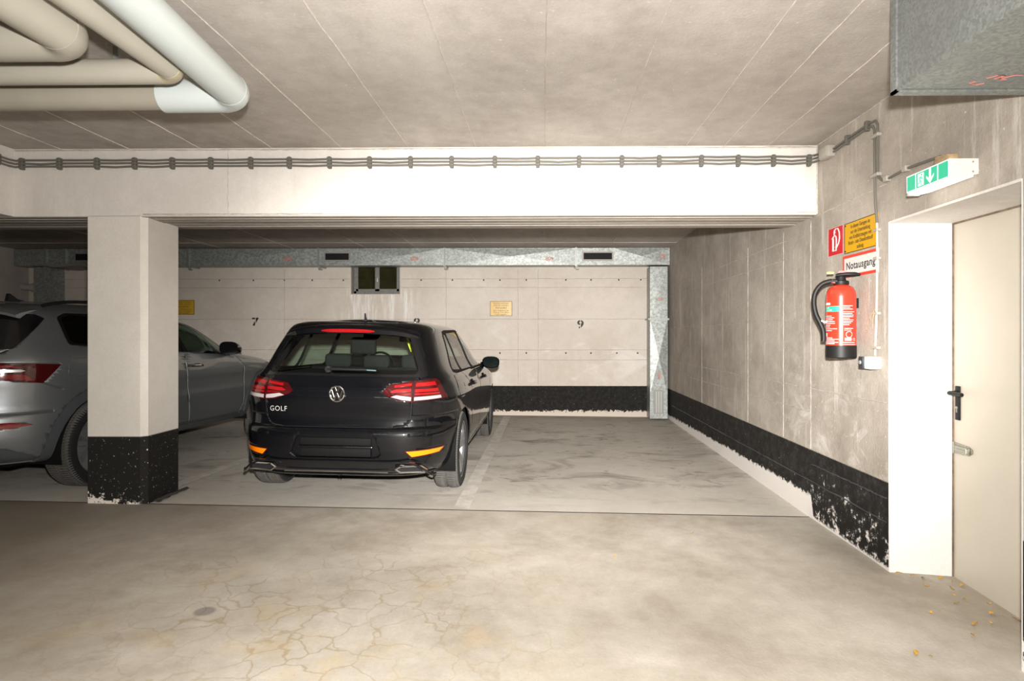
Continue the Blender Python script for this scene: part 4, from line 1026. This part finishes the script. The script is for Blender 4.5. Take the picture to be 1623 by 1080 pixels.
# side glass
sw = {'quarter_glass': [(.72, .985), (1.10, .970), (1.10, 1.285), (.98, 1.275)], 'rear_door_glass': [(1.135, .968), (1.83, .960), (1.80, 1.308), (1.135, 1.290)], 'front_door_glass': [(1.90, .959), (2.86, .950), (2.50, 1.20), (2.30, 1.290), (2.10, 1.310), (1.865, 1.310)]}
for k, po in sw.items():
    for reg in (RS, LS): extract(gb, cut(gb, rpoly(po, .025, 3), 'side', reg), k, MT['glass_clear'], golf, -.004)
fr = [(.66, .965), (2.93, .930), (2.55, 1.215), (2.33, 1.310), (2.10, 1.330), (1.1, 1.315), (.95, 1.298)]
for reg in (RS, LS): extract(gb, cut(gb, rpoly(fr, .03, 3), 'side', reg), 'window_frame', MT['window_rubber'], golf, .001, .012)
# windscreen
ws = rpoly([(-.64, 1.02), (.64, 1.02), (.50, 1.30), (-.52, 1.30)], .05, 4)
extract(gb, cut(gb, ws, 'rear', lambda c_: c_.y > 1.9 and c_.z > .9), 'windscreen', MT['glass_clear'], golf, -.004)
# roof panel
extract(gb, cut(gb, rpoly([(-.40, 1.02), (.40, 1.02), (.40, 1.75), (-.40, 1.75)], .04, 3), 'top', lambda c_: c_.z > 1.2), 'roof_panel', MT['trim_black'], golf, .003, .006)
# tail lamps: outer and inner half, each with its bars
TLo = [(.572, .778), (.805, .798), (.770, .86), (.742, .918), (.715, .938), (.572, .926)]
TLi = [(.345, .846), (.395, .900), (.566, .925), (.566, .777), (.47, .788), (.375, .822)]
for sgn in (1, -1):
    reg = (lambda c_: c_.x > .2 and c_.y < .75) if sgn > 0 else (lambda c_: c_.x < -.2 and c_.y < .75)
    fl_ = (lambda p: p) if sgn > 0 else mirror_pts
    for po, bars in ((TLo, [('light_bar', MT['lens_bright'], [(.585, .885), (.725, .893), (.710, .920), (.585, .910)]), ('light_bar', MT['lens_bright'], [(.585, .846), (.742, .852), (.735, .872), (.585, .867)]), ('light_bar', MT['lens_bright'], [(.585, .826), (.752, .830), (.749, .842), (.585, .839)]), ('reverse_bar', MT['lens_white'], [(.582, .788), (.765, .800), (.758, .820), (.582, .812)])]),
                     (TLi, [('light_bar', MT['lens_bright'], [(.43, .878), (.556, .893), (.556, .910), (.43, .895)]), ('light_bar', MT['lens_bright'], [(.40, .848), (.44, .866), (.556, .872), (.556, .852), (.43, .842)]), ('reverse_bar', MT['lens_white'], [(.41, .812), (.50, .792), (.560, .787), (.560, .812), (.45, .826)]), ('light_bar', MT['lens_red'], [(.46, .829), (.556, .826), (.556, .842), (.45, .836)])])):
        polys = [(nm, m_, cut(gb, fl_(bp), 'rear', reg)) for nm, m_, bp in bars]
        # cutting later outlines splits faces, so gather each one again before lifting it
        base_f = cut(gb, fl_(po), 'rear', reg)
        lampo = extract(gb, [f for f in base_f if not any(inpoly((f.calc_center_median().x, f.calc_center_median().z), fl_(bp)) for _, _, bp in bars)], 'tail_lamp', MT['lens_dark'], golf, .004, .01)
        for nm, m_, bp in bars:
            ff = [f for f in gb.faces if reg(f.calc_center_median()) and inpoly((f.calc_center_median().x, f.calc_center_median().z), fl_(bp))]
            if ff: extract(gb, ff, nm, m_, lampo, .005, .006)
    po = fl_([(.537, .417), (.785, .426), (.758, .397), (.577, .378)])
    rf = cut(gb, rpoly([(.525, .424), (.800, .435), (.765, .388), (.57, .370)] if sgn > 0 else mirror_pts([(.525, .424), (.800, .435), (.765, .388), (.57, .370)]), .008, 2), 'rear', reg)
    inner_ = cut(gb, po, 'rear', reg)
    rf = [f for f in gb.faces if reg(f.calc_center_median()) and inpoly((f.calc_center_median().x, f.calc_center_median().z), fl_([(.525, .424), (.800, .435), (.765, .388), (.57, .370)]))]
    inner_ = [f for f in rf if inpoly((f.calc_center_median().x, f.calc_center_median().z), po)]
    rest = [f for f in rf if f not in set(inner_)]
    bz = extract(gb, rest, 'reflector_bezel', MT['lens_dark'], golf, .001, .004)
    ff = [f for f in gb.faces if reg(f.calc_center_median()) and inpoly((f.calc_center_median().x, f.calc_center_median().z), po)]
    extract(gb, ff, 'reflector', MT['lens_orange'], bz, .002, .004, label='glowing orange rear reflector')
    # fuel flap on the right
# number plate recess in the bumper
rec = [(-.30, .522), (.30, .522), (.345, .402), (.30, .367), (-.30, .367), (-.345, .402)]
ff = cut(gb, rec, 'rear', lambda c_: c_.y < .4); pr = extract(gb, ff, 'plate_recess', MT['paint_black'], golf, -.022, -.022)
local(MB().rbox(-.272, .272, .012, .030, .456, .512, .008), 'plate_panel', MT['black_matte'], golf)
local(MB().rbox(-.272, .272, .012, .030, .374, .438, .012), 'plate_panel', MT['black_matte'], golf)
local(MB().rbox(-.285, .285, .006, .030, .439, .454, .006), 'plate_ridge', MT['trim_black'], golf)
# lower valance
val = [(-.73, .232), (.73, .232), (.73, .252), (.66, .322), (.58, .338), (-.58, .338), (-.66, .322), (-.73, .252)]
ff = cut(gb, val, 'rear', lambda c_: c_.y < .45); extract(gb, ff, 'diffuser', MT['trim_black'], golf, -.012, -.012)
# shut lines
hatch = [(-.60, .955), (-.572, .93), (-.566, .78), (-.555, .645)] + [(-.53+.0, .612), (-.50, .595), (-.42, .588), (.42, .588), (.50, .595), (.53, .612)] + [(.555, .645), (.566, .78), (.572, .93), (.60, .955)]
ff = seam(gb, hatch, 'rear', lambda c_: c_.y < .5, .007); extract(gb, ff, 'shut_line', MT['dark'], golf, -.006)
for sgn, reg in ((1, RS), (-1, LS)):
    ff = seam(gb, [(sgn*.56, .668), (sgn*.70, .668), (sgn*.86, .672)], 'rear', lambda c_, s_=sgn: c_.x*s_ > .5 and c_.y < .6, .005); extract(gb, ff, 'shut_line', MT['dark'], golf, -.005)
    for line in ([(1.00, .96), (1.16, .86), (1.20, .62), (1.17, .44), (1.12, .34)], [(1.87, .97), (1.86, .70), (1.87, .34)], [(2.92, .95), (2.95, .80), (2.90, .55), (2.86, .34)], [(1.12, .32), (2.86, .32)]):
        ff = seam(gb, line, 'side', reg, .006); extract(gb, ff, 'shut_line', MT['dark'], golf, -.005)
fp = rpoly([(.56, .775), (.80, .775), (.84, .93), (.60, .95)], .05, 4)
ff = cut(gb, fp, 'side', RS); extract(gb, ff, 'fuel_flap', MT['paint_black'], golf, .0025, .008)
body_obj(gb, 'body', MT['paint_black'], golf)
# underbody and arch liners
local(MB().box(-.60, .60, .30, 4.0, .20, .26), 'underbody', MT['black_matte'], golf)
for wy in (.755, 3.375):
    for sx in (-1, 1):
        mb = MB(); n = 20
        for i in range(n+1):
            a = R(-20+220*i/n); y, z = wy+.350*math.cos(a), .318+.350*math.sin(a); mb.v += [(sx*.60, y, z), (sx*.862, y, z)]
        for i in range(n): mb.f.append((2*i, 2*i+1, 2*i+3, 2*i+2))
        k = len(mb.v); mb.v += [mb.v[2*i] for i in range(n+1)]; mb.f.append(tuple(range(k, k+n+1)))
        local(mb, 'arch_liner', MT['black_matte'], golf)
# spoiler with the high brake lamp
W_, yr_ = pchip(gs['z'], gs['W']), pchip(gs['z'], gs['yr'])
mb = MB(); n = 26; sec_n = 0
for i in range(n+1):
    x = -.545+1.09*i/n; t = abs(x)/.545; e = t**4*.10 + t*t*.012; dz = -.020*t*t-.03*t**6
    ps = [(.52+e*.5, 1.352), (.40+e*.8, 1.348), (.30+e, 1.334), (.252+e, 1.316), (.244+e, 1.306), (.256+e, 1.276), (.30+e, 1.268), (.40+e, 1.270)]
    sec_n = len(ps); mb.v += [(x, y, z+dz) for y, z in ps]
for i in range(n):
    for k in range(sec_n):
        k2 = (k+1) % sec_n; mb.f.append((i*sec_n+k, i*sec_n+k2, (i+1)*sec_n+k2, (i+1)*sec_n+k))
mb.f.append(tuple(range(sec_n))); mb.f.append(tuple(n*sec_n+k for k in range(sec_n))[::-1])
spo = local(mb, 'roof_spoiler', MT['paint_black'], golf)
mb = MB()
for i in range(13):
    x = -.215+.43*i/12; t = abs(x)/.545; e = t**4*.10+t*t*.012; dz = -.020*t*t
    hh = .0105*(1-(abs(x)/.215)**6*.8)
    mb.v += [(x, .247+e, 1.2905+dz-hh), (x, .2395+e, 1.2925+dz), (x, .244+e, 1.2945+dz+hh)]
for i in range(12): a = 3*i; mb.f += [(a, a+1, a+4, a+3), (a+1, a+2, a+5, a+4)]
local(mb, 'brake_lamp', MT['lens_bright'], spo)
# aerial
local(MB().rbox(-.022, .022, .66, .76, 1.375, 1.388, .008).prism([(.675, 1.385), (.735, 1.385), (.70, 1.415), (.684, 1.443), (.678, 1.443)], lambda u, v, w_: (w_, u, v), -.006, .006), 'antenna', MT['black_plastic'], golf)
# wiper
wp = local(MB().lathe([(.0005, -.012), (.024, -.010), (.028, .0), (.028, .012)], (-.10, .104, 1.004), 'y', 16).tube([(-.10, .100, 1.004), (-.04, .082, 1.008), (.10, .095, 1.004), (.20, .105, 1.001)], [.011, .010, .007, .005], 8), 'wiper_arm', MT['black_plastic'], golf)
local(MB().tube([(-.06, .105, 1.012), (.10, .108, 1.006), (.27, .120, .999)], .005, 6), 'wiper_blade', M('dull_rubber', (.10, .16, .16), .4), wp)
# emblem: ring with the two letters
ey = .026; ez = .831
em = MB(); 
for k in range(40):
    pass
em.lathe([(.049, .0), (.049, -.008), (.055, -.011), (.061, -.008), (.061, .0)], (0, ey, ez), 'y', 48)
emblem = local(em, 'emblem_ring', MT['chrome'], golf)
def strokes(mb, pts, wd):
    for a, b in zip(pts[:-1], pts[1:]):
        a, b = Vector(a), Vector(b); d = (b-a).normalized(); q = Vector((-d.y, d.x))*wd/2; e = d*wd*.25
        mb.prism([tuple(a-e+q), tuple(a-e-q), tuple(b+e-q), tuple(b+e+q)], lambda u, v, w_: (u, ey-w_, ez+v), -.002, .008)
mb = MB()
strokes(mb, [(-.0175, .046), (0, .009), (.0175, .046)], .0085)
strokes(mb, [(-.043, .024), (-.0195, -.040), (0, .001), (.0195, -.040), (.043, .024)], .0085)
local(mb, 'emblem_letters', MT['chrome'], emblem)
local(MB().lathe([(.0005, .0), (.050, .0), (.050, .004)], (0, ey-.001, ez), 'y', 40), 'emblem_disc', MT['trim_black'], emblem)
# model lettering
mb = MB(); vs, fs = text_mesh('GOLF', .052, 'LEFT', 1.12)
for zo in (0,): mb.add([(-.525+v.x*1.0, .0280+abs(-.525+v.x)**5*.5, .712+v.y) for v in vs], fs)
local(mb, 'model_lettering', M('bright_letters', (.42, .42, .41), .45, .2), golf, smooth=False)
# exhaust trims
for sgn in (-1, 1):
    o_ = [(.45, .291), (.49, .318), (.655, .318), (.70, .286), (.675, .262), (.49, .262)]; i_ = [(.475, .291), (.503, .307), (.645, .307), (.672, .287), (.658, .274), (.503, .274)]
    yb = lambda u: .020+.9*max(0, u-.45)**2
    mb = MB(); n = len(o_)
    for (w_, pl, add) in ((0, o_, .03), (0, o_, -.004), (0, [((a+c_)/2, (b+d)/2) for (a, b), (c_, d) in zip(o_, i_)], -.010), (0, i_, -.004), (0, i_, .03)):
        for u, v in pl: mb.v.append((sgn*u, yb(u)+add, v))
    for r_ in range(4):
        for k in range(n): mb.f.append((r_*n+k, r_*n+(k+1) % n, (r_+1)*n+(k+1) % n, (r_+1)*n+k))
    ex = local(mb, 'exhaust_trim', MT['chrome'], golf, angle=20)
    mb = MB().prism(i_, lambda u, v, w_: (sgn*u, yb(u)+w_, v), .018, .024); local(mb, 'exhaust_opening', MT['dark'], ex, smooth=False)
mb = MB().tube([(-.40, .048, .262), (.40, .048, .262)], .006, 6); local(mb, 'diffuser_strip', MT['chrome'], golf)
mb = MB()
pts = [(-.75, .13, .250), (-.73, .09, .245), (-.68, .05, .285), (-.60, .022, .330), (-.50, .012, .340), (.50, .012, .340), (.60, .022, .330), (.68, .05, .285), (.73, .09, .245), (.75, .13, .250)]
local(MB().tube(smooth_path(pts, 4), .009, 8), 'valance_edge', MT['trim_black'], golf)
for x in (-.52, -.28, .28, .56): 
    yy = .001+.30*max(0, abs(x)-.2)**3
    local(MB().lathe([(.0005, -.003), (.011, -.003), (.013, .001)], (x, yy, .540), 'y', 16), 'parking_sensor', MT['trim_black'], golf)
# mirrors and door handles
for sx in (1, -1):
    mb = MB(); n = 10
    for i in range(n+1):
        t = i/n; yy = 2.64+.20*t; s_ = math.sin(math.pi*(.10+.80*t))**.6 if t > .0 else .8; s_ = (1-.62*t*t)
        cx_, cz_ = .930, .970
        for k in range(20):
            a = 2*math.pi*k/20; ca, sa = math.cos(a), math.sin(a)
            mb.v.append((sx*(cx_+.105*s_*math.copysign(abs(ca)**.75, ca)), yy, cz_+.068*s_*math.copysign(abs(sa)**.75, sa)))
    for i in range(n):
        for k in range(20): mb.f.append((i*20+k, i*20+(k+1) % 20, (i+1)*20+(k+1) % 20, (i+1)*20+k))
    mb.f.append(tuple(n*20+k for k in range(20)))
    mr = local(mb, 'mirror_housing', MT['paint_black'], golf)
    gl_ = MB(); gl_.v = [mb.v[k] for k in range(20)]; gl_.v = [(sx*.930+(x-sx*.930)*.9, y+.004-.14*(x-sx*.93)*sx, .970+(z-.970)*.88) for x, y, z in gl_.v]; gl_.f = [tuple(range(20))]
    local(gl_, 'mirror_glass', M('mirror_glass', (.006, .010, .009), .0, spec=.5), mr)
    local(MB().tube([(sx*.80, 2.78, .940), (sx*.87, 2.75, .935), (sx*.90, 2.74, .940)], [.030, .026, .022], 10), 'mirror_foot', MT['trim_black'], mr)
    for y in (1.30, 2.30):
        h_ = local(MB().tube(smooth_path([(sx*.876, y-.10, .835), (sx*.903, y-.08, .836), (sx*.910, y, .838), (sx*.903, y+.08, .836), (sx*.876, y+.10, .835)], 4), .013, 8), 'door_handle', MT['paint_black'], golf)
        local(MB().rbox(sx*.866-.012, sx*.866+.012, y-.07, y+.06, .805, .868, .010), 'handle_bowl', MT['black_matte'], h_)
local(MB().tube([(.800, .80, .968), (.812, 1.9, .952), (.805, 2.85, .935)], .006, 6), 'belt_trim', MT['window_rubber'], golf)
# cabin seen through the glass
mb = MB().box(-.62, .62, .16, 1.0, .93, .955).box(-.60, .60, .14, .18, .60, .95); local(mb, 'parcel_shelf', MT['cloth'], golf)
mb = MB().rbox(-.62, .62, 1.02, 1.16, .45, .985, .04); local(mb, 'rear_seat', MT['cloth'], golf)
for x in (-.36, 0, .36): 
    local(MB().rbox(x-.125, x+.125, 1.02, 1.11, .965, 1.09-.01*(x == 0), .035, 3), 'headrest', MT['cloth_mid'], golf)
for x in (-.36, .36):
    mb = MB(); seat(mb, x, 1.92, .42, 1.06, .46, .20); mb.rbox(x-.22, x+.22, 1.9, 2.4, .38, .52, .05); local(mb, 'front_seat', MT['cloth'], golf)
    local(MB().rbox(x-.135, x+.135, 1.77, 1.86, 1.06, 1.235, .035, 3), 'headrest', MT['cloth_mid'], golf)
local(MB().rbox(-.64, .64, 2.62, 3.0, .60, .985, .08, 3), 'dashboard', MT['cloth'], golf)
local(MB().lathe([(.165, -.012), (.178, 0), (.165, .012), (.152, 0)], (-.36, 2.45, .90), 'y', 32, True), 'steering_wheel', MT['black_plastic'], golf)
local(MB().rbox(-.11, .11, 2.32, 2.36, 1.19, 1.25, .012), 'inside_mirror', MT['black_plastic'], golf)
local(MB().box(-.45, .45, .5, 2.1, 1.328, 1.333), 'headliner', MT['headliner'], golf)
wheels = wheel_meshes(.318, .225, .228, 5, True, 1)
put_wheels(golf, wheels, [(.768, .755, .318, 1), (-.768, .755, .318, -1), (.768, 3.375, .318, 1), (-.768, 3.375, .318, -1)], MT['silver'], MT['trim_black'])
# yellow strap hanging inside
mb = MB(); pp = [(GX+.135, GY+1.74, 1.395), (GX+.150, GY+1.735, 1.32), (GX+.172, GY+1.73, 1.25), (GX+.20, GY+1.72, 1.18)]
for a in pp: mb.v += [(a[0]-.014, a[1], a[2]), (a[0]+.014, a[1]+.004, a[2])]
for i in range(3): mb.f.append((2*i, 2*i+1, 2*i+3, 2*i+2))
k = len(mb.v); mb.v += [(x, y+.003, z) for x, y, z in mb.v]; mb.f += [tuple(k+i for i in f) for f in mb.f]
mb.build('strap', MT['yellow_strap'], None, label='yellow strap hanging behind the front headrest inside the black car', cat='strap')
# ------------------------------------------------------------------ the grey estate car behind the column
KX, KY = -4.537, 4.09
kar = thing('car', 'silver grey compact SUV partly hidden behind the column', 'car', (KX, KY, fz(-4.1, 5.0)+.004), (R(-.2), R(1.0), R(-2.5)))
ks = dict(ab=(4.8, 5.2), crown=.018, N=190, dz=.026,
 z= [.285,.31,.36,.42,.50,.58,.64,.655,.70,.76,.82,.87,.93,1.00,1.05,1.10,1.16,1.24,1.33,1.38,1.42,1.45,1.468,1.478],
 W= [.86,.885,.905,.915,.920,.922,.922,.920,.916,.916,.920,.920,.915,.903,.888,.862,.825,.775,.715,.675,.625,.57,.50,.42],
 yr=[.16,.10,.06,.03,.005,.0,.012,.035,.05,.052,.055,.052,.056,.075,.10,.135,.18,.24,.305,.35,.40,.50,.72,1.05],
 yf=[4.15,4.22,4.30,4.36,4.38,4.38,4.36,4.35,4.33,4.29,4.20,4.10,3.90,3.38,3.08,2.97,2.87,2.73,2.52,2.28,2.12,1.95,1.75,1.55])
kb = skin(ks)
for wy in (.88, 3.518):
    for reg in (lambda c_: c_.x > .60, lambda c_: c_.x < -.60):
        po = [(wy+.400*math.cos(a*math.pi/18), .345+.392*math.sin(a*math.pi/18)) for a in range(36)]
        bmesh.ops.delete(kb, geom=cut(kb, po, 'side', reg), context='FACES')
for wy in (.88, 3.518):
    for reg in (lambda c_: c_.x > .60, lambda c_: c_.x < -.60):
        po = [(wy+.475*math.cos(a*math.pi/18), .345+.470*math.sin(a*math.pi/18)) for a in range(36)]
        extract(kb, cut(kb, po, 'side', reg), 'arch_cladding', MT['cladding'], kar, .008, .02)
RK = lambda c_: c_.x > .25; LK = lambda c_: c_.x < -.25; BK = lambda c_: c_.y < 1.2
# rear screen with its dark side fins
ff = cut(kb, [(-.1, 1.118), (.27, 1.118), (.57, 1.345), (.53, 1.375), (-.1, 1.385)], 'side', lambda c_: c_.y < .62)
extract(kb, ff, 'rear_window', MT['trim_black'], kar, .002, .012)
for reg in (RK, LK):
    for nm, m_, po in (('quarter_glass', MT['glass_dark'], [(.66, 1.16), (1.18, 1.11), (1.18, 1.365), (.78, 1.38), (.69, 1.35)]), ('rear_door_glass', MT['glass_dark'], [(1.22, 1.105), (1.94, 1.065), (1.94, 1.390), (1.22, 1.372)]),
                       ('front_door_glass', MT['glass_mid'], [(2.00, 1.052), (2.80, 1.018), (2.71, 1.165), (2.53, 1.265), (2.30, 1.357), (2.00, 1.392)])):
        extract(kb, cut(kb, rpoly(po, .03, 3), 'side', reg), nm, m_, kar, -.003)
    extract(kb, cut(kb, rpoly([(.63, 1.145), (2.87, 1.002), (2.76, 1.165), (2.57, 1.285), (2.32, 1.378), (2.0, 1.406), (.76, 1.394), (.665, 1.36)], .03, 3), 'side', reg), 'window_frame', MT['window_rubber'], kar, .001, .012)
ws = rpoly([(-.72, 1.06), (.72, 1.06), (.56, 1.36), (-.56, 1.36)], .05, 4)
extract(kb, cut(kb, ws, 'rear', lambda c_: c_.y > 1.9 and c_.z > .98), 'windscreen', MT['glass_mid'], kar, -.004)
# tail lamps wrap round the corner
tail = [(-.05, 1.025), (.16, 1.022), (.505, 1.000), (.385, .868), (.20, .893), (-.05, .935)]
bars = [('light_bar', MT['lens_red'], [(-.05, 1.005), (.22, 1.000), (.27, .985), (-.05, .982)]), ('chrome_bar', MT['silver'], [(-.05, .975), (.26, .972), (.285, .962), (.26, .953), (-.05, .957)]), ('light_bar', MT['lens_red'], [(-.05, .945), (.28, .935), (.335, .885), (.20, .905), (-.05, .940)])]
for sgn in (1, -1):
    reg = (lambda c_: c_.x > .30 and c_.y < .9) if sgn > 0 else (lambda c_: c_.x < -.30 and c_.y < .9)
    for _, _, bp in bars: cut(kb, bp, 'side', reg)
    bf = cut(kb, tail, 'side', reg)
    inb = lambda f, bp: inpoly((f.calc_center_median().y, f.calc_center_median().z), bp)
    tl = extract(kb, [f for f in bf if not any(inb(f, bp) for _, _, bp in bars)], 'tail_lamp', MT['lens_dark'], kar, .004, .01)
    for nm, m_, bp in bars:
        g_ = [f for f in kb.faces if reg(f.calc_center_median()) and inb(f, bp)]
        if g_: extract(kb, g_, nm, m_, tl, .005, .006)
    rp = [(-.05, .600), (.20, .598), (.33, .572), (.20, .556), (-.05, .556)]
    extract(kb, cut(kb, rp, 'side', reg), 'reflector', MT['lens_red'], kar, .003, .008)
    # lower valance insert
    extract(kb, cut(kb, [(-.05, .47), (.12, .44), (.42, .31), (.42, .28), (-.05, .28)], 'side', lambda c_, s_=sgn: c_.x*s_ > .0 and c_.y < .7 and c_.z > .286), 'valance', MT['cladding'], kar, -.008, -.008)
    rg = RK if sgn > 0 else LK
    for line in ([(.385, .868), (.52, .815)], [(.05, .655), (.46, .652)], [(1.20, 1.11), (1.33, .95), (1.36, .70)], [(1.97, 1.05), (1.93, .97), (1.98, .56), (2.0, .36)], [(2.85, 1.0), (3.01, .87), (3.01, .46), (2.93, .34)], [(1.40, .36), (2.95, .335)]):
        g_ = seam(kb, line, 'side', rg, .007); extract(kb, g_, 'shut_line', MT['cladding'] if line[0][1] < .9 or line[0][1] > 1.08 else MT['galv_edge'], kar, -.002)  # door and fender gaps in pale metal: edge highlights put into the colour
    g_ = seam(kb, [(.25, 1.11), (.10, 1.03)], 'side', lambda c_, s_=sgn: c_.x*s_ > .3 and c_.y < .4, .006); extract(kb, g_, 'shut_line', MT['dark'], kar, -.003)
    sill = [(1.28, .285), (3.10, .285), (3.10, .345), (1.28, .375)]
    extract(kb, cut(kb, sill, 'side', rg), 'sill_cladding', MT['cladding'], kar, .006, .012)
extract(kb, cut(kb, rpoly([(.56, .905), (.80, .905), (.80, 1.04), (.57, 1.04)], .04, 4), 'side', RK), 'fuel_flap', MT['paint_grey'], kar, .0025, .008)
body_obj(kb, 'body', MT['paint_grey'], kar)
local(MB().box(-.62, .62, .35, 4.1, .25, .33), 'underbody', MT['black_matte'], kar)
for wy in (.88, 3.518):
    for sx in (-1, 1):
        mb = MB(); n = 20
        for i in range(n+1):
            a = R(-15+210*i/n); y, z = wy+.398*math.cos(a), .345+.390*math.sin(a); mb.v += [(sx*.60, y, z), (sx*.895, y, z)]
        for i in range(n): mb.f.append((2*i, 2*i+1, 2*i+3, 2*i+2))
        k = len(mb.v); mb.v += [mb.v[2*i] for i in range(n+1)]; mb.f.append(tuple(range(k, k+n+1)))
        local(mb, 'arch_liner', MT['black_matte'], kar)
# roof spoiler, rails, aerial
mb = MB(); n = 22
for i in range(n+1):
    x = -.60+1.20*i/n; t = abs(x)/.60; e = t**4*.12; dz = -.018*t*t-.03*t**8
    ps = [(.60+e*.4, 1.462), (.44+e*.7, 1.452), (.32+e, 1.432), (.27+e, 1.412), (.28+e, 1.392), (.36+e, 1.384)]
    mb.v += [(x, y, z+dz) for y, z in ps]
for i in range(n):
    for k in range(6): mb.f.append((i*6+k, i*6+(k+1) % 6, (i+1)*6+(k+1) % 6, (i+1)*6+k))
mb.f.append(tuple(range(6))); mb.f.append(tuple(n*6+k for k in range(6))[::-1])
local(mb, 'roof_spoiler', MT['paint_grey'], kar)
for sx in (-1, 1):
    rp = smooth_path([(sx*.600, .62, 1.445), (sx*.605, .72, 1.468), (sx*.608, .95, 1.492), (sx*.612, 1.5, 1.500), (sx*.608, 2.0, 1.478), (sx*.600, 2.16, 1.425)], 4)
    local(MB().tube(rp, .014, 8), 'roof_rail', MT['black_plastic'], kar)
local(MB().prism([(.93, 1.49), (1.13, 1.49), (1.02, 1.515), (.955, 1.555), (.945, 1.555)], lambda u, v, w_: (w_, u, v), -.014, .014), 'antenna', MT['black_plastic'], kar)
# mirrors and handles
for sx in (1, -1):
    mb = MB(); n = 8
    for i in range(n+1):
        t = i/n; yy = 2.53+.19*t; s_ = (1-.55*t*t)
        for k in range(18):
            a = 2*math.pi*k/18; ca, sa = math.cos(a), math.sin(a)
            mb.v.append((sx*(1.00+.105*s_*math.copysign(abs(ca)**.7, ca)), yy, 1.09+.070*s_*math.copysign(abs(sa)**.7, sa)-.02*t))
    for i in range(n):
        for k in range(18): mb.f.append((i*18+k, i*18+(k+1) % 18, (i+1)*18+(k+1) % 18, (i+1)*18+k))
    mb.f.append(tuple(range(18))); mb.f.append(tuple(n*18+k for k in range(18)))
    mr = local(mb, 'mirror_housing', MT['trim_black'], kar)
    local(MB().tube([(sx*.88, 2.69, 1.035), (sx*.94, 2.64, 1.03), (sx*.98, 2.62, 1.05)], [.034, .028, .024], 10), 'mirror_foot', MT['trim_black'], mr)
    for y in (1.18+.0, 2.08):
        h_ = local(MB().tube(smooth_path([(sx*.908, y-.11, .922), (sx*.938, y-.09, .923), (sx*.944, y, .922), (sx*.938, y+.09, .919), (sx*.908, y+.11, .917)], 4), .013, 8), 'door_handle', MT['chrome'] if y > 1.5 else MT['paint_grey'], kar)
        local(MB().rbox(sx*.902-.010, sx*.902+.014, y-.02, y+.09, .890, .945, .010), 'handle_bowl', MT['cladding'], h_)
    local(MB().prism([(3.05, .908), (3.18, .918), (3.17, .934), (3.06, .930)], lambda u, v, w_: (sx*(.893+w_), u, v), -.02, .006), 'fender_badge', MT['trim_black'], kar)
# cabin
for x in (-.38, .38):
    mb = MB(); seat(mb, x, 1.95, .50, 1.12, .48, .20); mb.rbox(x-.23, x+.23, 1.95, 2.42, .44, .58, .05); local(mb, 'front_seat', MT['cloth'], kar)
    local(MB().rbox(x-.13, x+.13, 1.80, 1.88, 1.12, 1.28, .035, 3), 'headrest', MT['cloth'], kar)
local(MB().rbox(-.66, .66, 2.70, 3.0, .62, 1.02, .06, 3), 'dashboard', MT['cloth'], kar)
local(MB().rbox(-.66, .66, 1.0, 1.14, .5, 1.10, .04, 3), 'rear_seat', MT['cloth'], kar)
kw = wheel_meshes(.345, .225, .232, 5, True, 2)
put_wheels(kar, kw, [(.79, .88, .345, 1), (-.79, .88, .345, -1), (.79, 3.518, .345, 1), (-.79, 3.518, .345, -1)], MT['silver'], MT['cladding'])

for o in kar.children:
    if o.name.startswith('wheel') and o.location.y > 2: o.rotation_euler.z += R(26)      # front wheels turned
